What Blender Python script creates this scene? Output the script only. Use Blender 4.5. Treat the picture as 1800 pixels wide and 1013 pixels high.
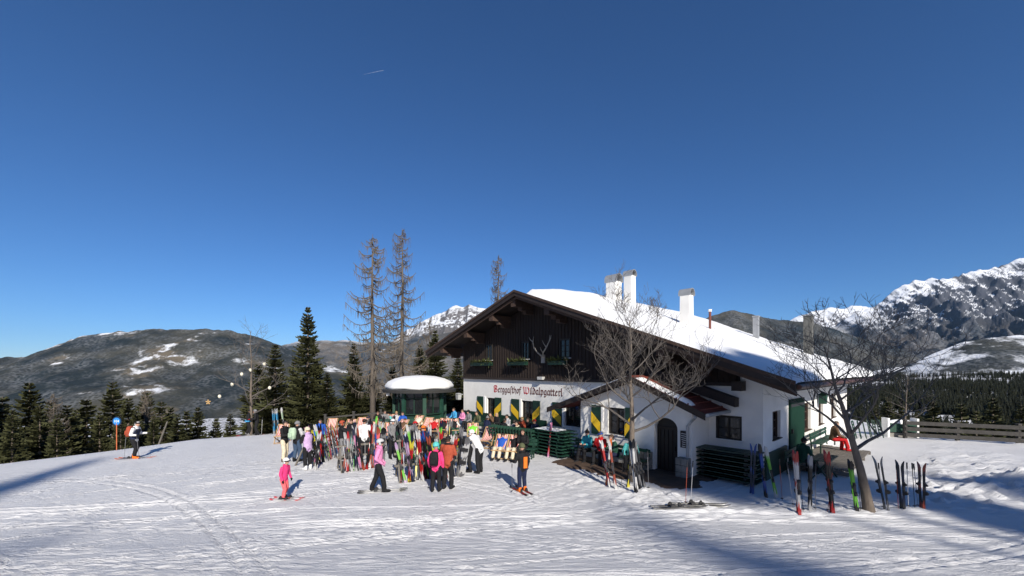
import bpy, bmesh, math, random
import numpy as np
from mathutils import Vector, Matrix
for o in list(bpy.data.objects): bpy.data.objects.remove(o)
SC = bpy.context.scene
COL = SC.collection
R = math.radians
rnd = random.Random(7)
F, CX, HY, CH = 700.0, 900.0, 651.0, 3.9          # focal length in photo pixels, centre column, horizon row, eye height

# ------------------------------------------------------------------ camera
cam = bpy.data.cameras.new('camera'); camo = bpy.data.objects.new('camera', cam); COL.objects.link(camo)
cam.sensor_width = 36; cam.lens = 36 * F / 1800; cam.shift_y = (HY - 506.5) / 1800
cam.clip_start = 0.1; cam.clip_end = 60000
camo.location = (0, 0, CH); camo.rotation_euler = (R(90), 0, 0)
SC.camera = camo
# ------------------------------------------------------------------ sky, sun, exposure
SUN_EL, SUN_AZ = R(29), math.atan2(0.317, -0.948)   # direction towards the sun: behind the camera, to the right
sd = Vector((0.317 * math.cos(SUN_EL), -0.948 * math.cos(SUN_EL), math.sin(SUN_EL))).normalized()
W = bpy.data.worlds.new('World'); SC.world = W; W.use_nodes = True
nt = W.node_tree; bg = nt.nodes['Background']
sky = nt.nodes.new('ShaderNodeTexSky'); sky.sky_type = 'NISHITA'; sky.sun_disc = False
sky.sun_elevation = SUN_EL; sky.sun_rotation = SUN_AZ
sky.altitude = 1500; sky.air_density = 1.0; sky.dust_density = 0.0; sky.ozone_density = 10
hs = nt.nodes.new('ShaderNodeHueSaturation'); hs.inputs['Saturation'].default_value = 1.03
nt.links.new(sky.outputs[0], hs.inputs['Color']); nt.links.new(hs.outputs[0], bg.inputs[0]); bg.inputs[1].default_value = 0.09
sun = bpy.data.lights.new('sun', 'SUN'); sun.energy = 5.0; sun.angle = R(0.53); sun.color = (1, 0.93, 0.82)
suno = bpy.data.objects.new('sun', sun); COL.objects.link(suno)
suno.rotation_euler = sd.to_track_quat('Z', 'Y').to_euler()
SC.view_settings.view_transform = 'Standard'; SC.view_settings.look = 'None'
SC.view_settings.exposure = 0.28; SC.view_settings.gamma = 1; SC.view_settings.use_curve_mapping = False

# ------------------------------------------------------------------ materials
MATS = {}
def nodes_of(m):
    m.use_nodes = True; t = m.node_tree
    return t, t.nodes, t.links, t.nodes['Principled BSDF']
def mat(name, col, rough=0.6, metal=0.0, var=0.12, vscale=6.0, bump=0.0, bscale=40.0, spec=0.4, stretch=None):
    if name in MATS: return MATS[name]
    m = bpy.data.materials.new(name); t, N, L, b = nodes_of(m)
    b.inputs['Roughness'].default_value = rough; b.inputs['Metallic'].default_value = metal
    b.inputs['Specular IOR Level'].default_value = spec
    tc = N.new('ShaderNodeTexCoord'); mp = N.new('ShaderNodeMapping'); L.new(tc.outputs['Object'], mp.inputs[0])
    if stretch: mp.inputs['Scale'].default_value = stretch
    no = N.new('ShaderNodeTexNoise'); no.inputs['Scale'].default_value = vscale; no.inputs['Detail'].default_value = 5
    L.new(mp.outputs[0], no.inputs['Vector'])
    mx = N.new('ShaderNodeMix'); mx.data_type = 'RGBA'
    c = np.array(col[:3])
    mx.inputs[6].default_value = (*np.clip(c * (1 - var * 1.6), 0, 1), 1)
    mx.inputs[7].default_value = (*np.clip(c * (1 + var * 1.4), 0, 1), 1)
    L.new(no.outputs[0], mx.inputs[0]); L.new(mx.outputs[2], b.inputs['Base Color'])
    if bump:
        n2 = N.new('ShaderNodeTexNoise'); n2.inputs['Scale'].default_value = bscale; n2.inputs['Detail'].default_value = 4
        L.new(mp.outputs[0], n2.inputs['Vector'])
        bp = N.new('ShaderNodeBump'); bp.inputs['Strength'].default_value = bump; bp.inputs['Distance'].default_value = 0.02
        L.new(n2.outputs[0], bp.inputs['Height']); L.new(bp.outputs[0], b.inputs['Normal'])
    MATS[name] = m; return m
def cloth(col):
    return mat('cloth_%02x%02x%02x' % tuple(int(255 * max(0, min(1, c))) for c in col), col, 0.8, var=0.22, vscale=13, bump=1.0, bscale=17, spec=0.25)

def hexc(h):   # sRGB hex to linear
    v = [int(h[i:i + 2], 16) / 255 for i in (0, 2, 4)]
    return tuple((x / 12.92 if x <= .04045 else ((x + .055) / 1.055) ** 2.4) for x in v)

# ------------------------------------------------------------------ mesh helper
class MB:
    def __init__(s): s.v = []; s.f = []; s.m = []
    def add(s, vs, fs, mi=0):
        o = len(s.v); s.v.extend([tuple(p) for p in vs]); s.f.extend([tuple(i + o for i in f) for f in fs]); s.m.extend([mi] * len(fs)); return s
    def box(s, c, size, M=None, mi=0, taper=1.0):
        hx, hy, hz = size[0] / 2, size[1] / 2, size[2] / 2
        vs = []
        for dz, k in ((-hz, 1.0), (hz, taper)):
            for dx, dy in ((-hx, -hy), (hx, -hy), (hx, hy), (-hx, hy)):
                p = Vector((dx * k, dy * k, dz))
                if M is not None: p = M @ p
                vs.append((p[0] + c[0], p[1] + c[1], p[2] + c[2]))
        return s.add(vs, [(0, 3, 2, 1), (4, 5, 6, 7), (0, 1, 5, 4), (1, 2, 6, 5), (2, 3, 7, 6), (3, 0, 4, 7)], mi)
    def bar(s, a, b, w, h=None, mi=0, up=(0, 0, 1)):      # square bar from a to b
        a = Vector(a); b = Vector(b); d = b - a; L = d.length
        if L < 1e-6: return s
        z = d / L; x = Vector(up).cross(z)
        if x.length < 1e-4: x = Vector((1, 0, 0)).cross(z)
        x.normalize(); y = z.cross(x)
        M = Matrix((x, y, z)).transposed()
        return s.box((a + b) / 2, (w, h or w, L), M, mi)
    def tube(s, pts, rad, n=6, mi=0, cap=True):
        pts = [Vector(p) for p in pts]; k = len(pts)
        if not hasattr(rad, '__len__'): rad = [rad] * k
        o = len(s.v); ref = None
        for i, p in enumerate(pts):
            d = (pts[min(i + 1, k - 1)] - pts[max(i - 1, 0)])
            if d.length < 1e-7: d = Vector((0, 0, 1))
            d.normalize()
            if ref is None:
                ref = Vector((1, 0, 0)) if abs(d.x) < .8 else Vector((0, 1, 0))
            x = (ref - d * ref.dot(d)); x.normalize(); y = d.cross(x); ref = x
            for j in range(n):
                a = 2 * math.pi * j / n
                q = p + (x * math.cos(a) + y * math.sin(a)) * rad[i]; s.v.append(tuple(q))
        for i in range(k - 1):
            for j in range(n):
                j2 = (j + 1) % n
                s.f.append((o + i * n + j, o + i * n + j2, o + (i + 1) * n + j2, o + (i + 1) * n + j)); s.m.append(mi)
        if cap and n > 2:
            s.f.append(tuple(o + j for j in reversed(range(n)))); s.m.append(mi)
            s.f.append(tuple(o + (k - 1) * n + j for j in range(n))); s.m.append(mi)
        return s
    def ell(s, c, r, M=None, nu=10, nv=6, mi=0, v0=-1.0, v1=1.0):     # ellipsoid, latitude band v0..v1 (-1..1)
        o = len(s.v)
        for i in range(nv + 1):
            t = (v0 + (v1 - v0) * i / nv) * math.pi / 2
            for j in range(nu):
                a = 2 * math.pi * j / nu
                p = Vector((r[0] * math.cos(t) * math.cos(a), r[1] * math.cos(t) * math.sin(a), r[2] * math.sin(t)))
                if M is not None: p = M @ p
                s.v.append((p[0] + c[0], p[1] + c[1], p[2] + c[2]))
        for i in range(nv):
            for j in range(nu):
                j2 = (j + 1) % nu
                s.f.append((o + i * nu + j, o + i * nu + j2, o + (i + 1) * nu + j2, o + (i + 1) * nu + j)); s.m.append(mi)
        s.f.append(tuple(o + j for j in reversed(range(nu)))); s.m.append(mi)
        s.f.append(tuple(o + nv * nu + j for j in range(nu))); s.m.append(mi)
        return s
    def loft(s, rings, mi=0, cap=True):
        o = len(s.v); n = len(rings[0])
        for r in rings: s.v.extend([tuple(p) for p in r])
        for i in range(len(rings) - 1):
            for j in range(n):
                j2 = (j + 1) % n
                s.f.append((o + i * n + j, o + i * n + j2, o + (i + 1) * n + j2, o + (i + 1) * n + j)); s.m.append(mi)
        if cap:
            s.f.append(tuple(o + j for j in reversed(range(n)))); s.m.append(mi)
            s.f.append(tuple(o + (len(rings) - 1) * n + j for j in range(n))); s.m.append(mi)
        return s
    def poly(s, pts, off, mi=0):                     # extruded polygon: pts loop, off = extrusion vector
        n = len(pts); off = Vector(off)
        vs = [tuple(p) for p in pts] + [tuple(Vector(p) + off) for p in pts]
        fs = [tuple(reversed(range(n))), tuple(range(n, 2 * n))] + [(i, (i + 1) % n, n + (i + 1) % n, n + i) for i in range(n)]
        return s.add(vs, fs, mi)
    def mesh(s, name, mats, smooth=False):
        me = bpy.data.meshes.new(name); me.from_pydata(s.v, [], s.f)
        if not isinstance(mats, (list, tuple)): mats = [mats]
        for m in mats: me.materials.append(m)
        if len(mats) > 1: me.polygons.foreach_set('material_index', s.m)
        if smooth: me.polygons.foreach_set('use_smooth', [True] * len(s.f))
        me.update(); return me
    def build(s, name, mats, parent=None, smooth=False, **kw):
        return link(name, s.mesh(name, mats, smooth), parent, **kw)
def link(name, me, parent=None, loc=None, rz=None, M=None, **kw):
    o = bpy.data.objects.new(name, me); COL.objects.link(o)
    if parent is not None: o.parent = parent
    if M is not None: o.matrix_local = M
    if loc is not None: o.location = loc
    if rz is not None: o.rotation_euler = (0, 0, rz)
    for k, v in kw.items(): o[k] = v
    return o
def tag(o, label=None, cat=None, group=None, kind=None):
    if label: o['label'] = label
    if cat: o['category'] = cat
    if group: o['group'] = group
    if kind: o['kind'] = kind
    return o
def thing(name, label, cat, loc=(0, 0, 0), rz=0.0, group=None, M=None):
    o = bpy.data.objects.new(name, None); COL.objects.link(o); o.empty_display_size = .2
    if M is not None: o.matrix_local = M
    else: o.location = loc; o.rotation_euler = (0, 0, rz)
    return tag(o, label, cat, group)
def fixn(o):
    bm = bmesh.new(); bm.from_mesh(o.data); bmesh.ops.recalc_face_normals(bm, faces=bm.faces); bm.to_mesh(o.data); bm.free(); return o

# ------------------------------------------------------------------ numpy value noise
_perm = np.random.RandomState(3).rand(256, 256)
def vnoise(x, y):
    xi = np.floor(x).astype(int); yi = np.floor(y).astype(int); fx = x - xi; fy = y - yi
    fx = fx * fx * (3 - 2 * fx); fy = fy * fy * (3 - 2 * fy)
    a = _perm[xi & 255, yi & 255]; b = _perm[(xi + 1) & 255, yi & 255]; c = _perm[xi & 255, (yi + 1) & 255]; d = _perm[(xi + 1) & 255, (yi + 1) & 255]
    return (a * (1 - fx) + b * fx) * (1 - fy) + (c * (1 - fx) + d * fx) * fy
def fbm(x, y, o=5, g=0.5):
    s = 0; a = 1; t = 0
    for i in range(o): s = s + a * vnoise(x * 2 ** i + 17.3 * i, y * 2 ** i + 9.1 * i); t += a; a *= g
    return s / t
def ridged(x, y, o=5):
    s = 0; a = 1; t = 0
    for i in range(o): s = s + a * (1 - np.abs(2 * vnoise(x * 2 ** i + 5.3 * i, y * 2 ** i + 3.7 * i) - 1)); t += a; a *= .5
    return s / t

# ------------------------------------------------------------------ ground height
EDGE = np.array([(-320, -60), (-70, 4), (-40, 13.5), (-25.4, 19.6), (-22.9, 22.6), (-20.6, 26), (-16.5, 27.6), (-12, 31), (-10.5, 37), (-4, 48), (12, 52), (30, 40), (27.5, 31), (25.2, 25.2), (29.5, 22.2), (42, 18), (70, 6), (320, -60), (320, -420), (-320, -420)], float)
def edge_dist(x, y):                                # distance outside the plateau (negative inside)
    d = np.full(x.shape, 1e9); ins = np.zeros(x.shape, bool)
    n = len(EDGE)
    for i in range(n):
        a = EDGE[i]; b = EDGE[(i + 1) % n]; ab = b - a
        t = np.clip(((x - a[0]) * ab[0] + (y - a[1]) * ab[1]) / (ab @ ab), 0, 1)
        d = np.minimum(d, np.hypot(x - a[0] - t * ab[0], y - a[1] - t * ab[1]))
        c = ((a[1] > y) != (b[1] > y)) & (x < (b[0] - a[0]) * (y - a[1]) / (b[1] - a[1] + 1e-12) + a[0]); ins ^= c
    return np.where(ins, -d, d)
def gz(x, y, detail=False):
    x = np.asarray(x, float); y = np.asarray(y, float)
    t = np.clip((11.5 - y) / 11.5, 0, 1); z = 2.35 * t ** 1.7
    z = z + np.where(y < 0, 0.34 * np.minimum(-y, 200), 0)
    z = z - 0.028 * np.clip(-x - 5, 0, 40) * np.clip((y + 6) / 14, 0, 1)
    e = edge_dist(x, y)
    d = np.clip(e + 2.5, 0, None)
    right = 1 / (1 + np.exp(-(x - 0.55 * np.abs(y) - 2) / 4))
    slope = np.where(d < 60, 0, 1)
    dl = -(0.035 * np.minimum(d, 7) ** 2 + 0.45 * np.clip(d - 7, 0, 40)) - 0.30 * np.clip(d - 47, 0, 1100)
    dr = -(0.03 * np.minimum(d, 7) ** 2 + 0.38 * np.clip(d - 7, 0, 75)) + 0.032 * np.clip(d - 200, 0, 750) - 0.28 * np.clip(d - 952, 0, 1200)
    z = z + dl * (1 - right) + dr * right
    far = np.clip((e - 20) / 60, 0, 1)
    z = z + far * (fbm(x / 60, y / 60, 4) - .5) * 10
    z = z + (fbm(x / 5.0 + 40, y / 5.0, 3) - .5) * 0.10 * (1 - far)
    # ploughed bank where the piste meets the inn's forecourt
    ly = 10.9 + (x - 4) * -0.01
    bank = np.exp(-((y - ly) / 0.45) ** 2) * np.clip((x - 2.5) / 1.5, 0, 1) * np.clip((13 - x) / 2.0, 0, 1)
    z = z + bank * 0.13
    # heap at the right edge of the forecourt
    z = z + 0.75 * np.exp(-(((x - 17.3) / 1.7) ** 2 + ((y - 12.8) / 1.0) ** 2))
    return z
def gz1(x, y): return float(gz(np.array([x]), np.array([y]))[0])
def G(px, py, z=None):                              # photo pixel of a contact point -> point on the ground
    dx = (px - CX) / F; dz = (py - HY) / F
    ys = np.arange(4, 80, 0.02); h = CH - dz * ys - gz(dx * ys, ys)
    k = np.argmax(h < 0) if (h < 0).any() else np.argmin(np.where(ys < 34, h, 9)); y = ys[k]
    if z is not None: y = (CH - z) / dz
    return Vector((dx * y, y, z if z is not None else gz1(dx * y, y)))
def at(px, py, Y): return Vector(((px - CX) / F * Y, Y, CH - (py - HY) / F * Y))
def ground_at(x, y): return Vector((x, y, gz1(x, y)))
# ================================================================== ground
def snow_mat(name, tracks=True, base=(0.78, 0.78, 0.79)):
    m = bpy.data.materials.new(name); t, N, L, b = nodes_of(m)
    b.inputs['Roughness'].default_value = 0.55; b.inputs['Specular IOR Level'].default_value = 0.25
    tc = N.new('ShaderNodeTexCoord')
    def noise(scale, rot=0, st=(1, 1, 1), det=4, rough=.55):
        mp = N.new('ShaderNodeMapping'); mp.inputs['Scale'].default_value = st; mp.inputs['Rotation'].default_value = (0, 0, R(rot))
        L.new(tc.outputs['Object'], mp.inputs[0]); n = N.new('ShaderNodeTexNoise'); n.inputs['Scale'].default_value = scale
        n.inputs['Detail'].default_value = det; n.inputs['Roughness'].default_value = rough; L.new(mp.outputs[0], n.inputs['Vector']); return n.outputs[0]
    def math2(op, a, c):
        q = N.new('ShaderNodeMath'); q.operation = op
        for i, v in enumerate((a, c)):
            if isinstance(v, (int, float)): q.inputs[i].default_value = v
            else: L.new(v, q.inputs[i])
        return q.outputs[0]
    h = math2('MULTIPLY', noise(30, det=6, rough=.75), 0.8)
    if tracks:
        w1 = N.new('ShaderNodeTexNoise')
        h = math2('ADD', h, math2('MULTIPLY', noise(1.0, 3, (3.2, 30, 1), 4, .65), 0.85))
        h = math2('ADD', h, math2('MULTIPLY', noise(1.0, -14, (2.2, 20, 1), 4, .65), 0.75))
        h = math2('ADD', h, math2('MULTIPLY', noise(1.0, 33, (1.8, 15, 1), 3, .6), 0.5))
    bp = N.new('ShaderNodeBump'); bp.inputs['Strength'].default_value = 0.9 if tracks else 0.3; bp.inputs['Distance'].default_value = 0.05
    L.new(h, bp.inputs['Height']); L.new(bp.outputs[0], b.inputs['Normal'])
    mx = N.new('ShaderNodeMix'); mx.data_type = 'RGBA'; c = np.array(base)
    mx.inputs[6].default_value = (*(c * .88), 1); mx.inputs[7].default_value = (*np.clip(c * 1.06, 0, .9), 1)
    L.new(noise(0.6, det=6), mx.inputs[0])
    out = mx.outputs[2]
    if tracks:    # wooded slopes below the plateau: dark ground between snow patches
        sx = N.new('ShaderNodeSeparateXYZ'); L.new(tc.outputs['Object'], sx.inputs[0])
        mr = N.new('ShaderNodeMapRange'); L.new(sx.outputs[2], mr.inputs[0])
        mr.inputs[1].default_value = -3; mr.inputs[2].default_value = -9; mr.inputs[3].default_value = 0; mr.inputs[4].default_value = 1
        n = noise(0.045, det=6, rough=.7)
        th = N.new('ShaderNodeMapRange'); L.new(n, th.inputs[0]); th.inputs[1].default_value = .50; th.inputs[2].default_value = .44
        fac = math2('MULTIPLY', mr.outputs[0], th.outputs[0])
        m2 = N.new('ShaderNodeMix'); m2.data_type = 'RGBA'; L.new(fac, m2.inputs[0]); L.new(out, m2.inputs[6])
        m2.inputs[7].default_value = (0.035, 0.035, 0.022, 1); out = m2.outputs[2]
    L.new(out, b.inputs['Base Color'])
    return m
SNOW = snow_mat('trampled_snow'); SNOWS = snow_mat('soft_snow', False, (0.84, 0.85, 0.87))

def axis(a, b, s, lo, hi, g1, g2):
    v = list(np.arange(a, b, s)); d = s
    while v[-1] < hi: d *= g1; v.append(v[-1] + d)
    d = s; w = [v[0]]
    while w[-1] > lo: d *= g2; w.append(w[-1] - d)
    return np.array(list(reversed(w[1:])) + v)
xs = axis(-14, 16, 0.085, -3200, 3200, 1.055, 1.055); ys = axis(4.4, 14.5, 0.05, -300, 3200, 1.035, 1.16)
XX, YY = np.meshgrid(xs, ys); ZZ = gz(XX, YY)
tr = np.random.RandomState(11)
near = np.clip((30 - YY) / 10, 0, 1) * np.clip((YY - 2) / 3, 0, 1)
def groove(f, fp, x0, x1, w, dep):
    global ZZ
    d = np.abs(YY - f) / np.sqrt(1 + fp ** 2)
    m = np.clip((XX - x0) / .8, 0, 1) * np.clip((x1 - XX) / .8, 0, 1) * near
    ZZ -= m * dep * (np.exp(-(d / w) ** 2) - 0.55 * np.exp(-((d - 2.1 * w) / (.8 * w)) ** 2))
for i in range(220):                                 # ski tracks: shallow twin grooves across the piste
    x0 = tr.uniform(-24, 12); ln = tr.uniform(5, 22); y0 = 5.2 + tr.rand() ** 1.4 * 14; a = tr.normal(0, .22); c = tr.normal(0, .026)
    if x0 + ln > 3 and y0 > 10.3: continue
    if i % 5 == 0: a += tr.choice([-1, 1]) * tr.uniform(.4, .9)
    xm = XX - x0; f = y0 + a * xm + c * xm ** 2; fp = a + 2 * c * xm
    w = tr.uniform(.035, .055); dp = tr.uniform(.008, .024)
    if i % 15 == 7: dp = .034
    groove(f, fp, x0, x0 + ln, w, dp)
    if i % 3: groove(f + tr.uniform(.25, .5) * np.sqrt(1 + fp ** 2), fp, x0, x0 + ln, w, dp)
# trampled lumps on the forecourt, groomed ribs in the foreground
hv = (XX + 3.317) * .7418 + (YY - 27.285) * .6706        # distance behind the inn's front plane
lump = np.clip((YY - 10.2) / 1.5, 0, 1) * np.clip((26 - YY) / 8, 0, 1) * np.maximum(np.clip((-hv - 3.4) / .6, 0, 1), np.clip(((XX + 3.317) * .6706 - (YY - 27.285) * .7418 - 21.0) / .8, 0, 1))
ZZ += lump * ((fbm(XX * 3.6, YY * 3.6, 3) - .5) * .17 * np.clip((XX - 0.5) / 3, .15, 1.0) + (np.clip(vnoise(XX * 4.3, YY * 4.3) - .60, 0, 1)) * .34 * np.clip((XX - 1) / 4, 0.08, 1))
ZZ += (1 - lump) * near * ((fbm(XX * .5 + YY * .2, YY * 1.6, 3) - .5) * .04 + (fbm(XX * 2.5 - YY, YY * 12, 2) - .5) * .012)
def grid_mesh(name, X, Y, Z, mats, smooth=True):
    ny, nx = X.shape; me = bpy.data.meshes.new(name)
    co = np.stack([X, Y, Z], -1).reshape(-1, 3).astype(np.float32)
    idx = np.arange(nx * ny).reshape(ny, nx)
    q = np.stack([idx[:-1, :-1], idx[:-1, 1:], idx[1:, 1:], idx[1:, :-1]], -1).reshape(-1, 4).astype(np.int32)
    me.vertices.add(len(co)); me.vertices.foreach_set('co', co.ravel())
    me.loops.add(q.size); me.loops.foreach_set('vertex_index', q.ravel())
    me.polygons.add(len(q)); me.polygons.foreach_set('loop_start', np.arange(0, q.size, 4, dtype=np.int32))
    me.polygons.foreach_set('use_smooth', np.ones(len(q), bool))
    for m in (mats if isinstance(mats, list) else [mats]): me.materials.append(m)
    me.update(calc_edges=True); me.validate(); return me
tag(link('ground', grid_mesh('ground', XX, YY, ZZ, SNOW)), 'trampled snow of the ski slope in front of the inn', kind='structure')

# ================================================================== mountains
def mountain_mat(name, zsnow, zspan, forest=(0.022, 0.030, 0.030), rock=(0.13, 0.125, 0.13), patch=0.35, slope_lo=.45, tree=28.0, meadow=0.0, pscale=0.0016):
    m = bpy.data.materials.new(name); t, N, L, b = nodes_of(m); b.inputs['Roughness'].default_value = .9; b.inputs['Specular IOR Level'].default_value = .05
    tc = N.new('ShaderNodeTexCoord'); ge = N.new('ShaderNodeNewGeometry')
    sx = N.new('ShaderNodeSeparateXYZ'); L.new(tc.outputs['Object'], sx.inputs[0])
    sn = N.new('ShaderNodeSeparateXYZ'); L.new(ge.outputs['True Normal'], sn.inputs[0])
    def noise(scale, det=6, rough=.6, st=(1, 1, 1)):
        mp = N.new('ShaderNodeMapping'); mp.inputs['Scale'].default_value = st; L.new(tc.outputs['Object'], mp.inputs[0])
        n = N.new('ShaderNodeTexNoise'); n.inputs['Scale'].default_value = scale; n.inputs['Detail'].default_value = det; n.inputs['Roughness'].default_value = rough
        L.new(mp.outputs[0], n.inputs['Vector']); return n.outputs[0]
    def M(op, a, c, clamp=False):
        q = N.new('ShaderNodeMath'); q.operation = op; q.use_clamp = clamp
        for i, v in enumerate((a, c)):
            if isinstance(v, (int, float)): q.inputs[i].default_value = v
            else: L.new(v, q.inputs[i])
        return q.outputs[0]
    def MR(v, a, c, lo=0, hi=1):
        q = N.new('ShaderNodeMapRange'); L.new(v, q.inputs[0]); q.inputs[1].default_value = a; q.inputs[2].default_value = c; q.inputs[3].default_value = lo; q.inputs[4].default_value = hi; return q.outputs[0]
    def mix(f, a, c):
        q = N.new('ShaderNodeMix'); q.data_type = 'RGBA'; L.new(f, q.inputs[0])
        for i, v in ((6, a), (7, c)):
            if isinstance(v, tuple): q.inputs[i].default_value = (*v, 1)
            else: L.new(v, q.inputs[i])
        return q.outputs[2]
    hz = M('ADD', sx.outputs[2], M('MULTIPLY', M('SUBTRACT', noise(.0022), .5), zspan * 2.2))
    vor = N.new('ShaderNodeTexVoronoi'); vor.inputs['Scale'].default_value = 1.0 / tree; L.new(tc.outputs['Object'], vor.inputs['Vector'])
    trees = MR(vor.outputs['Distance'], .25, .75)                 # gaps between crowns
    gap = M('MULTIPLY', trees, MR(noise(.004, 5), .42, .62))
    forest_c = mix(MR(noise(.0016, 6, .6), .40, .62), forest, tuple(f_ * k_ for f_, k_ in zip(forest, (3.4, 2.4, 1.7))))
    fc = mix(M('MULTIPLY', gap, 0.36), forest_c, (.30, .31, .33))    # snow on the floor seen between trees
    snow = (.80, .82, .86)
    # open meadows and clearings
    pn = noise(pscale, 7, .62, (1, 1, 1.8))
    pm = MR(M('ADD', pn, M('MULTIPLY', M('SUBTRACT', noise(.018, 5, .7), .5), .12)), 1 - patch - .015, 1 - patch + .055)
    md = mix(MR(noise(.006, 5), .48, .56), (.15, .125, .09), snow) if meadow else snow
    col = mix(pm, fc, md)
    # above the tree line: rock and snow by steepness
    rs = MR(M('ADD', sn.outputs[2], M('MULTIPLY', M('SUBTRACT', noise(.014, 6, .7), .5), .24)), slope_lo, slope_lo + .14)
    rc = mix(noise(.01, 6), tuple(.6 * c for c in rock), tuple(1.35 * c for c in rock))
    alp = mix(rs, rc, snow)
    col = mix(MR(hz, zsnow - zspan * .5, zsnow + zspan * .5), col, alp)
    L.new(col, b.inputs['Base Color'])
    bp = N.new('ShaderNodeBump'); bp.inputs['Strength'].default_value = 1; bp.inputs['Distance'].default_value = 26
    L.new(noise(.02, 6, .7), bp.inputs['Height']); L.new(bp.outputs[0], b.inputs['Normal'])
    return m
def mountain(name, label, crest, dc, db, zb, material, gul=1.0, nt_=110, step=3.0, pw=1.25, jag=1.0, seed=0, fscale=420.):
    cx = np.array([c[0] for c in crest], float); cy = np.array([c[1] for c in crest], float)
    px = np.arange(cx[0], cx[-1] + .1, step); yy = np.interp(px, cx, cy)
    k = np.ones(5) / 5; yy = np.convolve(np.pad(yy, 2, mode='edge'), k, 'valid')
    yy = yy + (fbm(px / 14 + seed, px * 0 + seed, 4) - .5) * 5 * jag
    T = np.concatenate([np.linspace(0, 1, nt_), 1 + np.linspace(.03, .5, 10)])
    PX, TT = np.meshgrid(px, T); YC = np.meshgrid(yy, T)[0]
    zc = CH - (YC - HY) / F * dc
    Yd = db + (dc - db) * TT
    X = (PX - CX) / F * (db * .25 + dc * .75 + (Yd - dc) * .55)      # ranges run on sideways instead of fanning from the eye
    X = (PX - CX) / F * dc * (1 - .35 * (1 - TT) * (1 - db / dc))
    rise = np.where(TT <= 1, np.clip(TT, 0, 1) ** pw, 1 - (TT - 1) * .9)
    env = np.clip(np.sin(np.pi * np.clip(TT, 0, 1)), 0, 1) ** .8
    nz = ridged(X / fscale + seed, Yd / fscale * .55 + seed, 6) - .62
    nz2 = fbm(X / 160 + seed, Yd / 160, 5) - .5
    H = zc - zb
    Z = zb + H * rise + env * H * gul * (nz * .42 + nz2 * .10)
    Z = np.where(TT <= 1, np.minimum(Z, CH + (zc - CH) * Yd / dc * 1.0 + (1 - TT) * 0 - 2 * (1 - TT)), Z) if jag >= 0 else Z
    tag(link(name, grid_mesh(name, X, Yd, Z, material)), label, kind='structure')
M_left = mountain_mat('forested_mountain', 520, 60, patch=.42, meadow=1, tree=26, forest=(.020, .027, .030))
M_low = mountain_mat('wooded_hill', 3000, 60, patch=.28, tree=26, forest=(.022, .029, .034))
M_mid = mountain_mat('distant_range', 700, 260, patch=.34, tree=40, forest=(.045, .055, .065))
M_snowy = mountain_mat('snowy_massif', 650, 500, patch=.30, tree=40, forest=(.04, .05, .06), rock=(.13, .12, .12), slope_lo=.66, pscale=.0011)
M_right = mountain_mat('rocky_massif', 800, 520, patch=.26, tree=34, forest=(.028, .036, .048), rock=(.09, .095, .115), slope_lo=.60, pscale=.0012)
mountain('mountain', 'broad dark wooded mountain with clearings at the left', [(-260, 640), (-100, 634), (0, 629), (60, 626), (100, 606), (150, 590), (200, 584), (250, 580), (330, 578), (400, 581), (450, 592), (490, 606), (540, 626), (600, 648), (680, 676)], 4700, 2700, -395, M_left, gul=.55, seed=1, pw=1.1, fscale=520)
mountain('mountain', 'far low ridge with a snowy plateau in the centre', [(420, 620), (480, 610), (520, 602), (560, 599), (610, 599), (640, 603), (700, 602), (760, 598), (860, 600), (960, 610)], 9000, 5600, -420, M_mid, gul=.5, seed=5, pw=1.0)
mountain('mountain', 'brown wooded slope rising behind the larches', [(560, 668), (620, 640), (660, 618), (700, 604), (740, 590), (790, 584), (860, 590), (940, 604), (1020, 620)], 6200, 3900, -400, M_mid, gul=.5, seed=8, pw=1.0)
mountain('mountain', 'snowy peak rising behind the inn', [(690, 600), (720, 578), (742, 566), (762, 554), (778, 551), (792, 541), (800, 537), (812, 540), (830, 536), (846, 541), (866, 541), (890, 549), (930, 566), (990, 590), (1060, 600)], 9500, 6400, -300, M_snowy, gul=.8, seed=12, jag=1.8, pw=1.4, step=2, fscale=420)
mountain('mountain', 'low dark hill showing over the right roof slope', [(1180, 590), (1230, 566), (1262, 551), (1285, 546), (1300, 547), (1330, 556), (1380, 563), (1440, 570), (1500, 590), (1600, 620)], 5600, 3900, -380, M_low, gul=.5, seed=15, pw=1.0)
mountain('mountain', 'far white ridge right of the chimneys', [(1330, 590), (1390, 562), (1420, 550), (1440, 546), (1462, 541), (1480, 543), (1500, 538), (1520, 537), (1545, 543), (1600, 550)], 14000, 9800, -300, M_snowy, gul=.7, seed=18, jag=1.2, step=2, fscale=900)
mountain('mountain', 'craggy snow streaked massif at the right', [(1360, 640), (1430, 596), (1480, 566), (1510, 550), (1535, 538), (1562, 520), (1590, 500), (1606, 493), (1624, 495), (1640, 489), (1665, 488), (1692, 484), (1720, 476), (1752, 471), (1774, 464), (1790, 456), (1815, 450), (1880, 436), (1960, 452), (2080, 500)], 7800, 4300, -330, M_right, gul=1.15, nt_=200, seed=22, jag=2.2, step=2, pw=1.3, fscale=460)
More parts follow.
